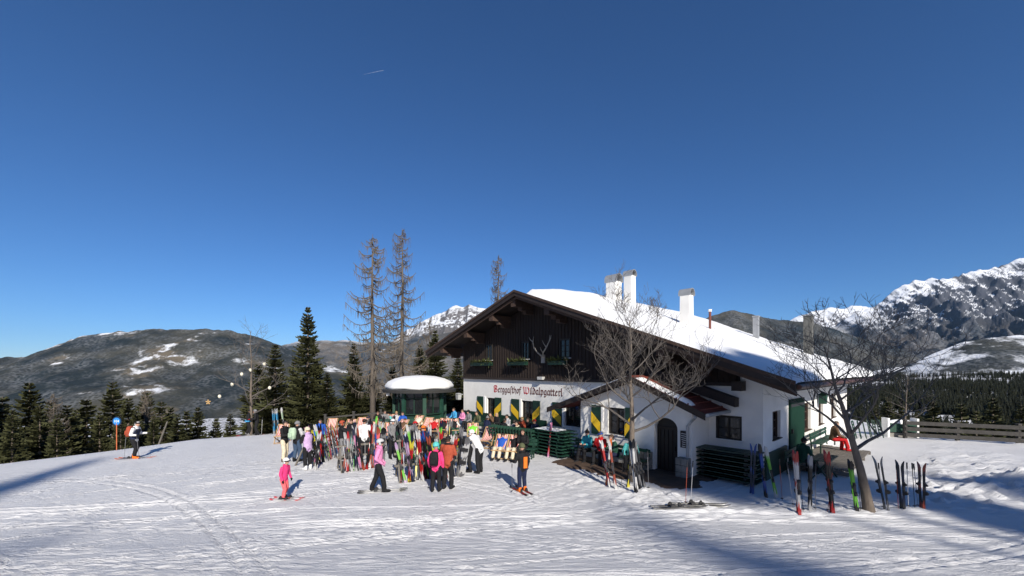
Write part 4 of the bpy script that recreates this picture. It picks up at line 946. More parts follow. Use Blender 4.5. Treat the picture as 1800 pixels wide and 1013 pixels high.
def pose(kind, r):
    j = {}
    if kind in ('stand', 'walk', 'bend', 'ski'):
        j['hip'] = Vector((0, 0, .93)); st = {'stand': .03, 'walk': .20, 'bend': .05, 'ski': .08}[kind]
        for s, n in ((-1, 'L'), (1, 'R')):
            f = st * s; kn = .10 if kind == 'ski' else .04
            j['h' + n] = Vector((s * .095, 0, .90)); j['k' + n] = Vector((s * .11, f * .55 + kn, .49)); j['a' + n] = Vector((s * .12, f, .10)); j['t' + n] = Vector((s * .135, f + .17, .05))
        lean = {'stand': .02, 'walk': .06, 'bend': .62, 'ski': .14}[kind]
        def up(d): return j['hip'] + Vector((0, math.sin(lean) * d, math.cos(lean) * d))
        j['waist'] = up(.17); j['chest'] = up(.40); j['neck'] = up(.56); j['head'] = up(.71) + Vector((0, .03, -.03 if kind == 'bend' else 0)); sh = up(.49)
    elif kind == 'sit':
        j['hip'] = Vector((0, 0, .52))
        for s, n in ((-1, 'L'), (1, 'R')):
            j['h' + n] = Vector((s * .09, .02, .52)); j['k' + n] = Vector((s * .13, .43, .53)); j['a' + n] = Vector((s * .13, .47 + .06 * s, .10)); j['t' + n] = Vector((s * .15, .64 + .06 * s, .05))
        lean = r.uniform(.02, .30)
        def up(d): return j['hip'] + Vector((0, math.sin(lean) * d, math.cos(lean) * d))
        j['waist'] = up(.17); j['chest'] = up(.40); j['neck'] = up(.56); j['head'] = up(.71) + Vector((0, .03, 0)); sh = up(.49)
    else:   # recline in a deck chair
        j['hip'] = Vector((0, -.05, .40))
        for s, n in ((-1, 'L'), (1, 'R')):
            j['h' + n] = Vector((s * .09, 0, .40)); j['k' + n] = Vector((s * .13, .40, .52)); j['a' + n] = Vector((s * .14, .62, .12)); j['t' + n] = Vector((s * .16, .78, .08))
        def up(d): return j['hip'] + Vector((0, -math.sin(.72) * d, math.cos(.72) * d))
        j['waist'] = up(.17); j['chest'] = up(.40); j['neck'] = up(.56); j['head'] = up(.68) + Vector((0, .05, .03)); sh = up(.49)
    for s, n in ((-1, 'L'), (1, 'R')): j['s' + n] = sh + Vector((s * .185, 0, 0))
    return j
def arms(j, mode, kind):
    for s, n in ((-1, 'L'), (1, 'R')):
        S = j['s' + n]; m = mode if isinstance(mode, str) else mode[0 if s < 0 else 1]
        if m == 'down': e, w = (s * .075, -.03, -.27), (s * .07, .07, -.51)
        elif m == 'pocket': e, w = (s * .13, -.08, -.25), (s * .03, .10, -.43)
        elif m == 'front': e, w = (s * .06, .06, -.26), (s * -.06, .27, -.24)
        elif m == 'pole': e, w = (s * .12, -.02, -.26), (s * .16, .24, -.27)
        elif m == 'up': e, w = (s * .14, .14, -.18), (s * -.03, .22, .06)
        elif m == 'reach': e, w = (s * .05, .22, -.18), (s * .02, .42, -.32)
        else: e, w = (s * .09, .06, -.26), (s * .0, .28, -.36)      # 'lap'
        if kind == 'bend' and m in ('down', 'front', 'lap'): e, w = (s * .05, .08, -.28), (s * .0, .20, -.52)
        j['e' + n] = S + Vector(e); j['w' + n] = S + Vector(w)
PEOPLE = []
def rot_yaw(d): return -R(d)
def person(loc, label, kind='stand', yaw=180, H=1.72, jacket='black', pants='black', boots='black', arm='down', hat=None, hatc='black', hair='brown', skin=SKIN, glove='black', pack=None, look=0.0, tilt=0.0, face='glasses', scarf=None, hem=None, poles=None, child=False, slee=None, group='people at the inn', vest=None):
    r = random.Random(len(PEOPLE) * 31 + 5)
    j = pose(kind, r); arms(j, arm, kind)
    t = thing('person', label, 'person', loc, rot_yaw(yaw), group); k = H / 1.74; t.scale = (k, k, k)
    bones = []; m = MB()
    def cap(a, b, ra, rb, reg, n=10):
        d = (b - a); L = max(d.length, 1e-5); d = d / L
        m.tube([a - d * ra * .85, a - d * ra * .5, a, b, b + d * rb * .5, b + d * rb * .85], [ra * .45, ra * .85, ra, rb, rb * .85, rb * .45], n); bones.append((a, b, ra, rb, reg))
    # torso as one loft of ellipses along the spine
    def ring(c, d, rx, ry, n=14):
        d = d.normalized(); x = Vector((1, 0, 0)); y = d.cross(x)
        return [c + x * rx * math.cos(2 * math.pi * i / n) + y * ry * math.sin(2 * math.pi * i / n) for i in range(n)]
    sp = [j['hip'], j['waist'], j['chest'], j['neck']]; dn = (sp[1] - sp[0]).normalized()
    hemd = hem if hem is not None else .06
    m.loft([ring(sp[0] - dn * (hemd + .01), dn, .165, .125), ring(sp[0], dn, .178, .135), ring(sp[1], sp[2] - sp[0], .172, .128), ring(sp[2], sp[3] - sp[1], .200, .140), ring(sp[2] + (sp[3] - sp[2]) * .6, sp[3] - sp[2], .185, .115), ring(sp[3], sp[3] - sp[2], .085, .08), ring(sp[3] + (sp[3] - sp[2]).normalized() * .05, sp[3] - sp[2], .06, .06)])
    bones.append((sp[0] - dn * (hemd - .04), sp[2], .17, .19, 'jacket')); bones.append((sp[2], sp[3], .19, .09, 'jacket'))
    for n in 'LR':
        cap(j['s' + n], j['e' + n], .078, .066, 'sleeve'); cap(j['e' + n], j['w' + n], .064, .048, 'sleeve')
        d = (j['w' + n] - j['e' + n]).normalized(); cap(j['w' + n] + d * .035, j['w' + n] + d * .075, .038, .040, 'glove', 8)
        cap(j['h' + n], j['k' + n], .110, .086, 'pants'); cap(j['k' + n], j['a' + n] + Vector((0, 0, .08)), .084, .080, 'pants')
        cap(j['a' + n] + Vector((0, -.02, .07)), j['a' + n] + Vector((0, -.02, 0)), .072, .066, 'boots', 8); cap(j['a' + n] + Vector((0, -.04, -.04)), j['t' + n], .056, .048, 'boots', 8)
    hc = 1.16 if child else 1.0; hd = j['head'] + Vector((0, 0, .05 * (hc - 1) * 5)); Mh = Matrix.Rotation(-R(look), 3, 'Z') @ Matrix.Rotation(-R(tilt), 3, 'X')
    cap(j['neck'] - Vector((0, 0, .02)), hd - Vector((0, 0, .08)), .058, .052, 'skin', 8)
    m.ell(hd, (.078 * hc, .096 * hc, .116 * hc), Mh, 12, 8); bones.append((hd, hd + Vector((0, 0, .01)), .105 * hc, .105 * hc, 'skin'))
    m.ell(hd + Mh @ Vector((0, .028, -.062)) * hc, (.052 * hc, .060 * hc, .055 * hc), Mh, 10, 6)
    m.ell(hd + Mh @ Vector((0, .098, -.012)) * hc, (.015 * hc, .022 * hc, .026 * hc), Mh, 8, 5)
    for s in (-1, 1): m.ell(hd + Mh @ Vector((s * .080, -.005, -.005)) * hc, (.012, .022, .032), Mh, 6, 4)
    raw = m.build('body', SKIN, None)
    rm = raw.modifiers.new('r', 'REMESH'); rm.mode = 'VOXEL'; rm.voxel_size = .0215; rm.use_smooth_shade = True
    sm = raw.modifiers.new('s', 'SMOOTH'); sm.factor = .5; sm.iterations = 3
    PEOPLE.append(dict(root=t, raw=raw, bones=bones, j=j, hd=hd, Mh=Mh, hc=hc, skin=skin, mats=dict(jacket=cl(jacket), sleeve=cl(slee or jacket), pants=cl(pants), boots=cl(boots), glove=skin if glove == 'bare' else cl(glove), skin=skin), face=face))
    # things worn
    P = lambda v: hd + Mh @ (Vector(v) * hc)
    def worn(mb_, nm, M_, sm_=True): return mb_.build(nm, M_, t, smooth=sm_)
    if hat == 'helmet':
        a = MB(); a.ell(P((0, -.012, .028)), (.108 * hc, .128 * hc, .118 * hc), Mh, 16, 7, v0=-.12)
        for s in (-1, 1): a.ell(P((s * .088, -.01, -.03)), (.024, .045, .06), Mh, 8, 5)
        h = worn(a, 'helmet', cl(hatc)); a = MB()
        for i in range(11):
            th = R(-75 + 15 * i); a.box(P((.118 * math.sin(th), .122 * math.cos(th) - .008, .048 if face != 'goggles' else .022)), (.030, .026, .052 if face == 'goggles' else .034), Mh @ Matrix.Rotation(-th, 3, 'Z'))
        a.build('goggles', LENS, h)
    else:
        if hat in ('beanie', 'cap'):
            a = MB(); a.ell(P((0, -.012, .032)), (.088 * hc, .106 * hc, .105 * hc), Mh, 14, 6, v0=.0)
            a.tube([P((.092 * math.cos(q * math.pi / 8), .108 * math.sin(q * math.pi / 8) - .012, .035)) for q in range(17)], .014, 5)
            if hat == 'beanie': a.ell(P((0, -.02, .15)), (.03, .03, .03), Mh, 8, 5)
            else: a.box(P((0, .14, .04)), (.14, .09, .012), Mh)
            worn(a, 'hat', cl(hatc))
        a = MB(); a.ell(P((0, -.026, .016)), (.086 * hc, .094 * hc, .118 * hc), Mh, 14, 7, v0=-.38)
        a.ell(P((0, .012, .066)), (.076 * hc, .080 * hc, .062 * hc), Mh, 12, 6, v0=-.2)
        if hair.endswith('+'):
            a.loft([[P((.075 * math.cos(q * math.pi / 4), -.05 + .05 * math.sin(q * math.pi / 4), -.02)) for q in range(8)], [P((.085 * math.cos(q * math.pi / 4), -.075 + .045 * math.sin(q * math.pi / 4), -.14)) for q in range(8)], [P((.05 * math.cos(q * math.pi / 4), -.09 + .03 * math.sin(q * math.pi / 4), -.27)) for q in range(8)]])
        worn(a, 'hair', HAIRS[hair.rstrip('+')])
    if face == 'glasses':
        a = MB()
        for s in (-1, 1): a.ell(P((s * .034, .092, .014)), (.026, .010, .019), Mh, 8, 4); a.bar(P((s * .06, .085, .018)), P((s * .084, .0, .012)), .006)
        a.bar(P((-.01, .098, .018)), P((.01, .098, .018)), .006); worn(a, 'sunglasses', LENS)
    a = MB(); nk = j['neck']; up_ = (sp[3] - sp[2]).normalized(); a.tube([nk + Vector((.082 * math.cos(q * math.pi / 6), .078 * math.sin(q * math.pi / 6), .0)) + up_ * (.012 - .02 * math.sin(q * math.pi / 6)) for q in range(13)], .034, 6); worn(a, 'collar', cl(scarf or jacket))
    if pack:
        ch = (j['waist'] + j['chest']) / 2; up2 = (j['chest'] - j['waist']).normalized(); bk = Vector((1, 0, 0)).cross(up2) * -1
        bk = Vector((0, -up2.z, up2.y)); Mp = Matrix((Vector((1, 0, 0)), -bk, up2)).transposed(); a = MB(); c0 = ch + bk * .235 + up2 * .05
        sh_ = lambda z, rx, ry: [c0 + Mp @ Vector((rx * math.copysign(abs(math.cos(q * math.pi / 8)) ** .55, math.cos(q * math.pi / 8)), ry * math.copysign(abs(math.sin(q * math.pi / 8)) ** .55, math.sin(q * math.pi / 8)), z)) for q in range(16)]
        a.loft([sh_(-.25, .10, .06), sh_(-.23, .15, .095), sh_(0, .16, .11), sh_(.19, .145, .095), sh_(.24, .10, .06)]); b = worn(a, 'backpack', cl(pack)); a = MB()
        a.box(c0 + Mp @ Vector((0, -.12, -.07)), (.20, .04, .18), Mp); a.build('pocket', cl(pack), b); a = MB()
        for s in (-1, 1): a.tube([c0 + Mp @ Vector((s * .09, .09, .18)), j['chest'] + Vector((s * .12, 0, .10)) + up2 * .06 - bk * .02, j['chest'] + Vector((s * .125, 0, 0)) - bk * .15, j['waist'] + Vector((s * .15, 0, 0)) - bk * .02], .018, 5)
        a.build('strap', cl('black'), b)
    if vest:
        a = MB(); a.loft([ring(sp[0] + dn * .0, dn, .192, .150), ring(sp[1], sp[2] - sp[0], .186, .144), ring(sp[2], sp[3] - sp[1], .205, .156), ring(sp[2] + (sp[3] - sp[2]) * .55, sp[3] - sp[2], .170, .128)], cap=False); worn(a, 'vest', cl(vest))
    return t
def finish_people():
    dg = bpy.context.evaluated_depsgraph_get(); dg.update()
    regs = ['jacket', 'sleeve', 'pants', 'boots', 'glove', 'skin']
    for p in PEOPLE:
        me = bpy.data.meshes.new_from_object(p['raw'].evaluated_get(dg)); bpy.data.objects.remove(p['raw'])
        n = len(me.polygons); c = np.empty(n * 3); me.polygons.foreach_get('center', c); c = c.reshape(-1, 3); best = np.full(n, 9e9); idx = np.zeros(n, int)
        for a, b, ra, rb, reg in p['bones']:
            a = np.array(a); b = np.array(b); ab = b - a; t = np.clip(((c - a) @ ab) / max(ab @ ab, 1e-9), 0, 1); d = np.linalg.norm(c - a - t[:, None] * ab, axis=1) / (ra + (rb - ra) * t)
            k = d < best; best[k] = d[k]; idx[k] = regs.index(reg)
        # fingers, eyes and mouth join the same mesh
        x = MB(); j = p['j']; P = lambda v: p['hd'] + p['Mh'] @ (Vector(v) * p['hc'])
        for s, nme in ((-1, 'L'), (1, 'R')):
            w = j['w' + nme]; d = (w - j['e' + nme]).normalized(); sd_ = d.cross(Vector((0, 0, 1)));
            if sd_.length < .2: sd_ = Vector((0, 1, 0))
            sd_.normalize(); nn = sd_.cross(d).normalized(); pc = w + d * .085
            for q in range(4):
                L = (.060, .072, .068, .052)[q]; b0 = pc + sd_ * (q - 1.5) * .021; k1 = b0 + d * L * .5 + nn * -.010; k2 = k1 + d * L * .35 - nn * L * .38; x.tube([b0, k1, k2], [.0125, .0115, .008], 5, 4)
            b0 = w + d * .04 + sd_ * s * .034; x.tube([b0, b0 + d * .035 + sd_ * s * .026, b0 + d * .065 + sd_ * s * .022 - nn * .015], [.014, .013, .009], 5, 4)
        if p['face'] != 'goggles':
            for s in (-1, 1): x.ell(P((s * .031, .086, .010)), (.012, .008, .008), p['Mh'], 6, 4, 6)
        x.ell(P((0, .086, -.058)), (.021, .007, .006), p['Mh'], 8, 4, 7)
        me.materials.clear()
        for r_ in regs: me.materials.append(p['mats'][r_])
        me.materials.append(EYE); me.materials.append(LIP)
        bm = bmesh.new(); bm.from_mesh(me); bm.faces.ensure_lookup_table()
        for f, i in zip(bm.faces, idx): f.material_index = int(i)
        vs = [bm.verts.new(v) for v in x.v]
        for f, mi in zip(x.f, x.m):
            try: ff = bm.faces.new([vs[i] for i in f]); ff.material_index = mi; ff.smooth = True
            except ValueError: pass
        bm.to_mesh(me); bm.free()
        me.name = 'body'; link('body', me, p['root'])

# ================================================================== skis, poles, boards
def ski_mesh(L, w=.105, th=.018):
    m = MB(); n = 16; rings = []
    for i in range(n + 1):
        u = i / n; y = L * u; ww = w * (.62 + .38 * abs(2 * u - .95) ** 1.6); tip = max(0, (u - .86) / .14); tail = max(0, (.05 - u) / .05)
        ww *= (1 - .72 * tip ** 2.2) * (1 - .3 * tail); zz = .055 * tip ** 1.7 + .02 * tail + .006 * math.sin(math.pi * u)
        rings.append([(-ww / 2, y, zz), (ww / 2, y, zz), (ww / 2 - .006, y, zz + th * (1 - .5 * tip)), (-ww / 2 + .006, y, zz + th * (1 - .5 * tip))])
    m.loft(rings); return m
def ski_mat(c1, c2, sw=.35):
    nm = 'ski_%s_%s_%d' % (c1, c2, int(sw * 100))
    if nm in MATS: return MATS[nm]
    m = bpy.data.materials.new(nm); t, N, L, b = nodes_of(m); b.inputs['Roughness'].default_value = .35
    tc = N.new('ShaderNodeTexCoord'); mp = N.new('ShaderNodeMapping'); L.new(tc.outputs['Generated'], mp.inputs[0])
    sx = N.new('ShaderNodeSeparateXYZ'); L.new(mp.outputs[0], sx.inputs[0])
    no = N.new('ShaderNodeTexNoise'); no.inputs['Scale'].default_value = 3; L.new(mp.outputs[0], no.inputs['Vector'])
    ad = N.new('ShaderNodeMath'); ad.operation = 'MULTIPLY_ADD'; L.new(no.outputs[0], ad.inputs[0]); ad.inputs[1].default_value = .35; L.new(sx.outputs[1], ad.inputs[2])
    rp = N.new('ShaderNodeValToRGB'); rp.color_ramp.interpolation = 'CONSTANT'; e = rp.color_ramp.elements; A, B = [tuple(.6 * v for v in CN[k]) for k in (c1, c2)]
    e[0].position = 0; e[0].color = (*B, 1); e[1].position = .18 + sw * .4; e[1].color = (*A, 1)
    for p_, c_ in ((.52 + sw * .3, B), (.60 + sw * .3, A), (.97, B)): q = e.new(p_); q.color = (*c_, 1)
    L.new(ad.outputs[0], rp.inputs[0]); L.new(rp.outputs[0], b.inputs['Base Color']); MATS[nm] = m; return m
BIND = mat('binding_plastic', (.025, .025, .028), .45); ALU = mat('pole_metal', (.35, .35, .37), .35, .8)
def binding_mesh(L):
    m = MB()
    for y, l, h in ((L * .53, .09, .055), (L * .36, .12, .075)): m.box((0, y, .018 + h / 2), (.062, l, h), taper=.75); m.box((0, y, .018 + h + .01), (.04, l * .5, .03))
    m.box((0, L * .45, .030), (.055, .36, .022)); return m.mesh('binding', BIND)
SKIV = {}
def ski_data(L, c1, c2, sw):
    k = (L, c1, c2, sw)
    if k not in SKIV: me = ski_mesh(L).mesh('ski', ski_mat(c1, c2, sw), False); SKIV[k] = me
    return SKIV[k]
BINDV = {}
def skis_upright(pos, label, c1='black', c2='white', L=1.65, lean=14, az=0.0, roll=0.0, sw=.35, group='skis parked at the racks', fz=None):
    """pair of skis stood on their tails, tips up, leaning towards azimuth az"""
    if L not in BINDV: BINDV[L] = binding_mesh(L)
    fz = az if fz is None else fz
    M = Matrix.Translation(pos) @ Matrix.Rotation(R(lean), 4, Vector((-math.cos(R(az)), math.sin(R(az)), 0))) @ Matrix.Rotation(-R(fz), 4, 'Z') @ Matrix.Rotation(R(90), 4, 'X') @ Matrix.Rotation(R(roll), 4, 'Y')
    t = thing('pair_of_skis', label, 'skis', group=group, M=M); me = ski_data(L, c1, c2, sw)
    for s in (-1, 1):
        Ml = Matrix.Translation((0, 0, s * .024 - .009)) @ Matrix.Rotation(R(1.2 * s), 4, 'X') @ (Matrix.Rotation(R(180), 4, 'Y') if s < 0 else Matrix.Identity(4))
        o = link('ski', me, t, M=Ml); link('binding', BINDV[L], o)
    return t
def skis_flat(pos, label, yaw, c1='white', c2='red', L=1.5, gap=.24, group=None, stag=0.0):
    if L not in BINDV: BINDV[L] = binding_mesh(L)
    t = thing('pair_of_skis', label, 'skis', (pos[0], pos[1], pos[2] + .015), -R(yaw), group); me = ski_data(L, c1, c2, .35)
    for s in (-1, 1): o = link('ski', me, t, loc=(s * gap / 2, -L * .44 + stag * s, 0)); link('binding', BINDV[L], o)
    return t
POLE = {}
def pole_meshes(c):
    if c not in POLE:
        a = MB(); a.tube([(0, 0, 0), (0, 0, 1.12)], [.006, .009], 6); g = MB(); g.tube([(0, 0, 1.04), (0, 0, 1.1), (0, 0, 1.2), (0, 0, 1.22)], [.013, .018, .016, .022], 7); b = MB(); b.tube([(0, 0, .055), (0, 0, .07)], [.045, .03], 9)
        POLE[c] = (a.mesh('shaft', mat('pole_' + c, CN[c], .4, .2)), g.mesh('grip', BIND), b.mesh('basket', BIND))
    return POLE[c]
def pole(pos, label, lean=8, az=0, c='grey', group='ski poles by the racks', sc=1.0):
    M = Matrix.Translation(pos) @ Matrix.Rotation(-R(az), 4, 'Z') @ Matrix.Rotation(-R(lean), 4, 'X') @ Matrix.Scale(sc, 4); t = thing('ski_pole', label, 'ski pole', group=group, M=M)
    for n, me in zip(('shaft', 'grip', 'basket'), pole_meshes(c)): link(n, me, t)
    return t
def snowboard(pos, label, c1, c2, L=1.5, lean=16, az=0, roll=0, w=.27):
    M = Matrix.Translation(pos) @ Matrix.Rotation(-R(az), 4, 'Z') @ Matrix.Rotation(R(90 - lean), 4, 'X') @ Matrix.Rotation(R(roll), 4, 'Y'); t = thing('snowboard', label, 'snowboard', group='snowboards at the racks', M=M)
    m = MB(); n = 22; rings = []
    for i in range(n + 1):
        u = i / n; e = abs(2 * u - 1); tip = max(0, (e - .74) / .26); ww = w * (.84 + .16 * e ** 2) * math.sqrt(max(.02, 1 - tip ** 2.4)); zz = .07 * tip ** 1.8
        rings.append([(-ww / 2, L * u, zz), (ww / 2, L * u, zz), (ww / 2, L * u, zz + .012), (-ww / 2, L * u, zz + .012)])
    m.loft(rings); m.build('deck', ski_mat(c1, c2, .2), t)
    for u in (.34, .66):
        m = MB(); m.box((0, L * u, .03), (.20, .13, .03)); m.box((-.08, L * u, .12), (.03, .16, .2)); m.tube([(-.06, L * u - .07, .05), (.0, L * u - .07, .12), (.07, L * u - .07, .05)], .012, 5); m.build('binding', BIND, t)
    return t
# ================================================================== furniture of the forecourt
PINE = mat('pale_pine', (.42, .27, .13), .6, var=.2, vscale=8)
OLDW = mat('grey_weathered_wood', (.16, .145, .125), .85, var=.35, vscale=5, bump=.6, bscale=24)
def stripe_mat():
    m = bpy.data.materials.new('striped_canvas'); t, N, L, b = nodes_of(m); b.inputs['Roughness'].default_value = .85
    tc = N.new('ShaderNodeTexCoord'); sx = N.new('ShaderNodeSeparateXYZ'); L.new(tc.outputs['Object'], sx.inputs[0])
    a = N.new('ShaderNodeMath'); a.operation = 'MULTIPLY'; L.new(sx.outputs[0], a.inputs[0]); a.inputs[1].default_value = 11.0
    f = N.new('ShaderNodeMath'); f.operation = 'FRACT'; L.new(a.outputs[0], f.inputs[0])
    rp = N.new('ShaderNodeValToRGB'); rp.color_ramp.interpolation = 'CONSTANT'; e = rp.color_ramp.elements
    e[0].position = 0; e[0].color = (.55, .12, .10, 1); e[1].position = .42; e[1].color = (.74, .60, .52, 1)
    for p, c in ((.58, (.62, .25, .20, 1)), (.66, (.78, .66, .58, 1)), (.90, (.50, .14, .12, 1))): q = e.new(p); q.color = c
    L.new(f.outputs[0], rp.inputs[0]); L.new(rp.outputs[0], b.inputs['Base Color']); return m
STRIPE = stripe_mat()
def deck_meshes():
    w = .30; a = MB(); out = []
    for s in (-1, 1): a.bar((s * w, -.52, 1.02), (s * w, .38, .02), .035, .05)
    a.bar((-w, -.52, 1.02), (w, -.52, 1.02), .04); a.bar((-w, .34, .06), (w, .34, .06), .04); out.append(('back_frame', a.mesh('back_frame', PINE)))
    a = MB(); v = w - .045
    for s in (-1, 1): a.bar((s * v, .55, .46), (s * v, -.50, .02), .035, .05)
    a.bar((-v, .55, .46), (v, .55, .46), .04); a.bar((-v, -.44, .045), (v, -.44, .045), .04); out.append(('seat_frame', a.mesh('seat_frame', PINE)))
    a = MB(); v = w + .04
    for s in (-1, 1): a.bar((s * v, -.25, .70), (s * v, -.62, .02), .03, .04)
    a.bar((-v, -.60, .05), (v, -.60, .05), .03); out.append(('prop', a.mesh('prop', PINE)))
    a = MB(); n = 14; rows = []
    for i in range(n + 1):
        u = i / n; y = -.52 + 1.06 * u; z = 1.03 - .56 * u - .24 * math.sin(math.pi * u ** .9); rows.append([(-.24, y, z + .02), (-.12, y, z), (0, y, z - .008), (.12, y, z), (.24, y, z + .02)])
    for i in range(n):
        for k in range(4): a.add([rows[i][k], rows[i][k + 1], rows[i + 1][k + 1], rows[i + 1][k]], [(0, 1, 2, 3)])
    out.append(('canvas', a.mesh('canvas', STRIPE, True))); return out
DECK = deck_meshes()
CHAIRS = {}
def deck_chair(px, ptop, label, yaw=178, sc=.96):
    Y = (CH - 1.02 * sc) * F / (ptop - HY); x = (px - CX) / F * Y; p = ground_at(x, Y)
    t = thing('deck_chair', label, 'deck chair', p, -R(yaw), 'striped deck chairs'); t.scale = (sc,) * 3
    for n, me in DECK: link(n, me, t)
    return t, p, yaw
def sitter(ch, label, **kw):
    t, p, yaw = ch; return person(p, label, kind='recline', yaw=yaw, **kw)
dc = []
spec = [(495, 742, 'at the far left beside two upright pairs of pale skis', 165), (582, 733, 'leftmost behind the left ski rack', 170), (613, 736, 'second in the row behind the left ski rack', 182), (634, 733, 'third in the row, under the railing', 175), (657, 742, 'just left of the man in grey, low row', 185), (681, 728, 'rear row by the left side of the kiosk', 190), (684, 744, 'low in front of the kiosk, left', 172), (703, 738, 'turned aside in front of the kiosk', 205), (731, 731, 'before the kiosk door with a person in a cream top', 200), (748, 735, 'empty, tilted next to the cream topped person', 200), (762, 739, 'with a person in a red jacket', 176), (779, 737, 'with a second red jacketed person by the kiosk corner', 184), (799, 738, 'right of the kiosk with a person in white and black', 165), (831, 746, 'behind the person in the white patterned jacket', 176), (857, 753, 'empty and large, beside the green chair stacks', 200), (879, 766, 'nearest left, with a person in a blue jacket', 196), (902, 767, 'nearest right, with a person in a black jacket', 196)]
for px, pt, d, yw in spec: dc.append(deck_chair(px, pt, 'red striped deck chair ' + d, yw))
GP = 'people resting in deck chairs'
sitter(dc[2], 'person in dark olive jacket lying in a deck chair behind the left rack', jacket='olive', pants='black', arm='lap', group=GP, hair='brown')
sitter(dc[4], 'person in black jacket and beanie lying low beside the railing', jacket='black', pants='grey', hat='beanie', hatc='red', arm='lap', group=GP)
sitter(dc[5], 'person in turquoise top lying by the left of the kiosk', jacket='turquoise', pants='black', arm='lap', group=GP, hair='dark')
sitter(dc[7], 'person in brown sweater turned aside in a deck chair', jacket='brown', pants='black', arm='lap', group=GP, hair='brown+')
sitter(dc[8], 'person in cream top lying back before the kiosk door', jacket='cream', pants='black', arm='lap', group=GP, hair='brown', glove='bare')
sitter(dc[10], 'person in bright red jacket with dark scarf in a deck chair', jacket='red', pants='black', arm='lap', group=GP, hair='dark', scarf='black')
sitter(dc[11], 'person in red and black jacket lying next to the kiosk corner', jacket='red', pants='black', slee='red', arm='up', group=GP, hair='brown', vest='black')
sitter(dc[12], 'person in black vest with white sleeves lying right of the kiosk', jacket='black', slee='white', pants='darkgreen', arm='up', group=GP, hair='dark')
sitter(dc[13], 'person in neon green jacket lying behind the white patterned jacket', jacket='green', pants='black', arm='lap', group=GP, hair='blond')
sitter(dc[15], 'person in blue jacket and sunglasses with pale trousers in a deck chair', jacket='blue', pants='beige', arm='lap', group=GP, hair='dark+', glove='bare')
sitter(dc[16], 'person in black jacket with white scarf in the nearest deck chair', jacket='black', pants='beige', arm='lap', group=GP, hair='brown', scarf='white')

# ------------------------------------------------ people on the snow
GS = 'people standing on the snow'
def stand(px, py, label, **kw): kw.setdefault('group', GS); return person(G(px, py), label, **kw)
p = G(235, 806); stand(236, 806, 'skier with white sleeves, dark vest and red backpack beside the piste sign', kind='ski', yaw=80, H=1.78, jacket='white', vest='navy', pants='black', boots='orange', pack='rust', arm='pole', hair='grey', hat='cap', hatc='black')
skis_flat(p, 'grey skis under the skier with the red backpack', 82, 'grey', 'orange', 1.65)
pole(p + Vector((-.32, -.15, 0)), 'ski pole planted left of the skier with the red backpack', 4, 80, 'grey', None); pole(p + Vector((.55, -.3, 0)), 'ski pole planted right of the skier with the red backpack', -6, 90, 'grey', None)
for i, (px, Y, c, lb) in enumerate(((27, 28.5, 'navy', 'person in navy jacket below the piste edge at the far left'), (43, 29.5, 'black', 'person in black jacket below the piste edge at the far left'))):
    q = at(px, 790, Y); person(ground_at(q.x, q.y), lb, 'stand', 60, 1.75, c, 'black', hat='beanie', hatc=('lightgrey', 'beige')[i], group='people beyond the piste edge')
q = G(437, 766); stand(436, 766, 'skier in black jacket with sky blue hem behind the bare tree', kind='ski', yaw=60, H=1.75, jacket='black', pants='black', hat='helmet', hatc='black', arm='pole', boots='grey', vest=None)
skis_flat(q, 'dark skis under the skier with the sky blue hem', 75, 'black', 'red', 1.6)
a = MB(); a.tube([(.19 * math.cos(i * math.pi / 6), .15 * math.sin(i * math.pi / 6), .98) for i in range(13)], .05, 6); a.build('jacket_hem', cl('skyblue'), bpy.data.objects[PEOPLE[-1]['root'].name])
q = G(452, 764); stand(452, 764, 'skier in black with a red glove leaning on poles by the bare tree', kind='ski', yaw=250, H=1.7, jacket='black', pants='black', hat='helmet', hatc='grey', arm='pole', glove='red')
skis_flat(q, 'dark skis under the skier with the red gloves', 70, 'black', 'grey', 1.6)
pole(q + Vector((.35, -.1, 0)), 'ski pole beside the skier with the red gloves', 5, 0, 'white', None)
stand(500, 812, 'person in black top and cream trousers hugging at the left of the trio', yaw=95, H=1.78, jacket='black', pants='beige', boots='brown', arm='front', hair='dark')
stand(522, 812, 'person with grey helmet and mint backpack in the middle of the trio', yaw=20, H=1.75, jacket='black', pants='denim', hat='helmet', hatc='grey', pack='mint', arm='front', slee='lightgrey')
stand(541, 826, 'person in lilac and black jacket with flared black trousers', yaw=-60, H=1.68, jacket='lilac', slee='black', pants='black', boots='white', hat='helmet', hatc='beige', arm='front')
q = G(497, 878); stand(499, 878, 'small child in hot pink suit and white helmet', kind='ski', yaw=100, H=1.22, jacket='hotpink', pants='coral', boots='black', hat='helmet', hatc='white', arm='down', child=True, face='goggles')
skis_flat(q + Vector((.1, -.02, 0)), 'short white skis under the child in pink', 95, 'white', 'coral', 1.0, .20)
q = G(665, 865); stand(665, 865, 'woman in rose pink jacket and black trousers striding', kind='walk', yaw=75, H=1.68, jacket='rose', pants='black', boots='black', hat='helmet', hatc='lightgrey', arm='pocket', face='goggles', glove='rose')
skis_flat(q + Vector((.05, .02, 0)), 'white skis under the woman in rose pink', 78, 'white', 'black', 1.55, .2)
stand(766, 865, 'child in hot pink jacket with teal helmet and black backpack', yaw=5, H=1.52, jacket='hotpink', pants='black', hat='helmet', hatc='turquoise', pack='black', child=True)
stand(787, 860, 'person in rust red jacket with a black hood', yaw=15, H=1.72, jacket='rust', pants='black', hat='beanie', hatc='black', scarf='black', arm='front', hem=.10)
q = G(752, 860); pole(q, 'ski pole held by the child in hot pink', 24, 70, 'lightgrey', None)
stand(843, 832, 'person in white patterned jacket bending forward', kind='bend', yaw=-50, H=1.74, jacket='white', pants='black', hat='helmet', hatc='white', arm='reach')
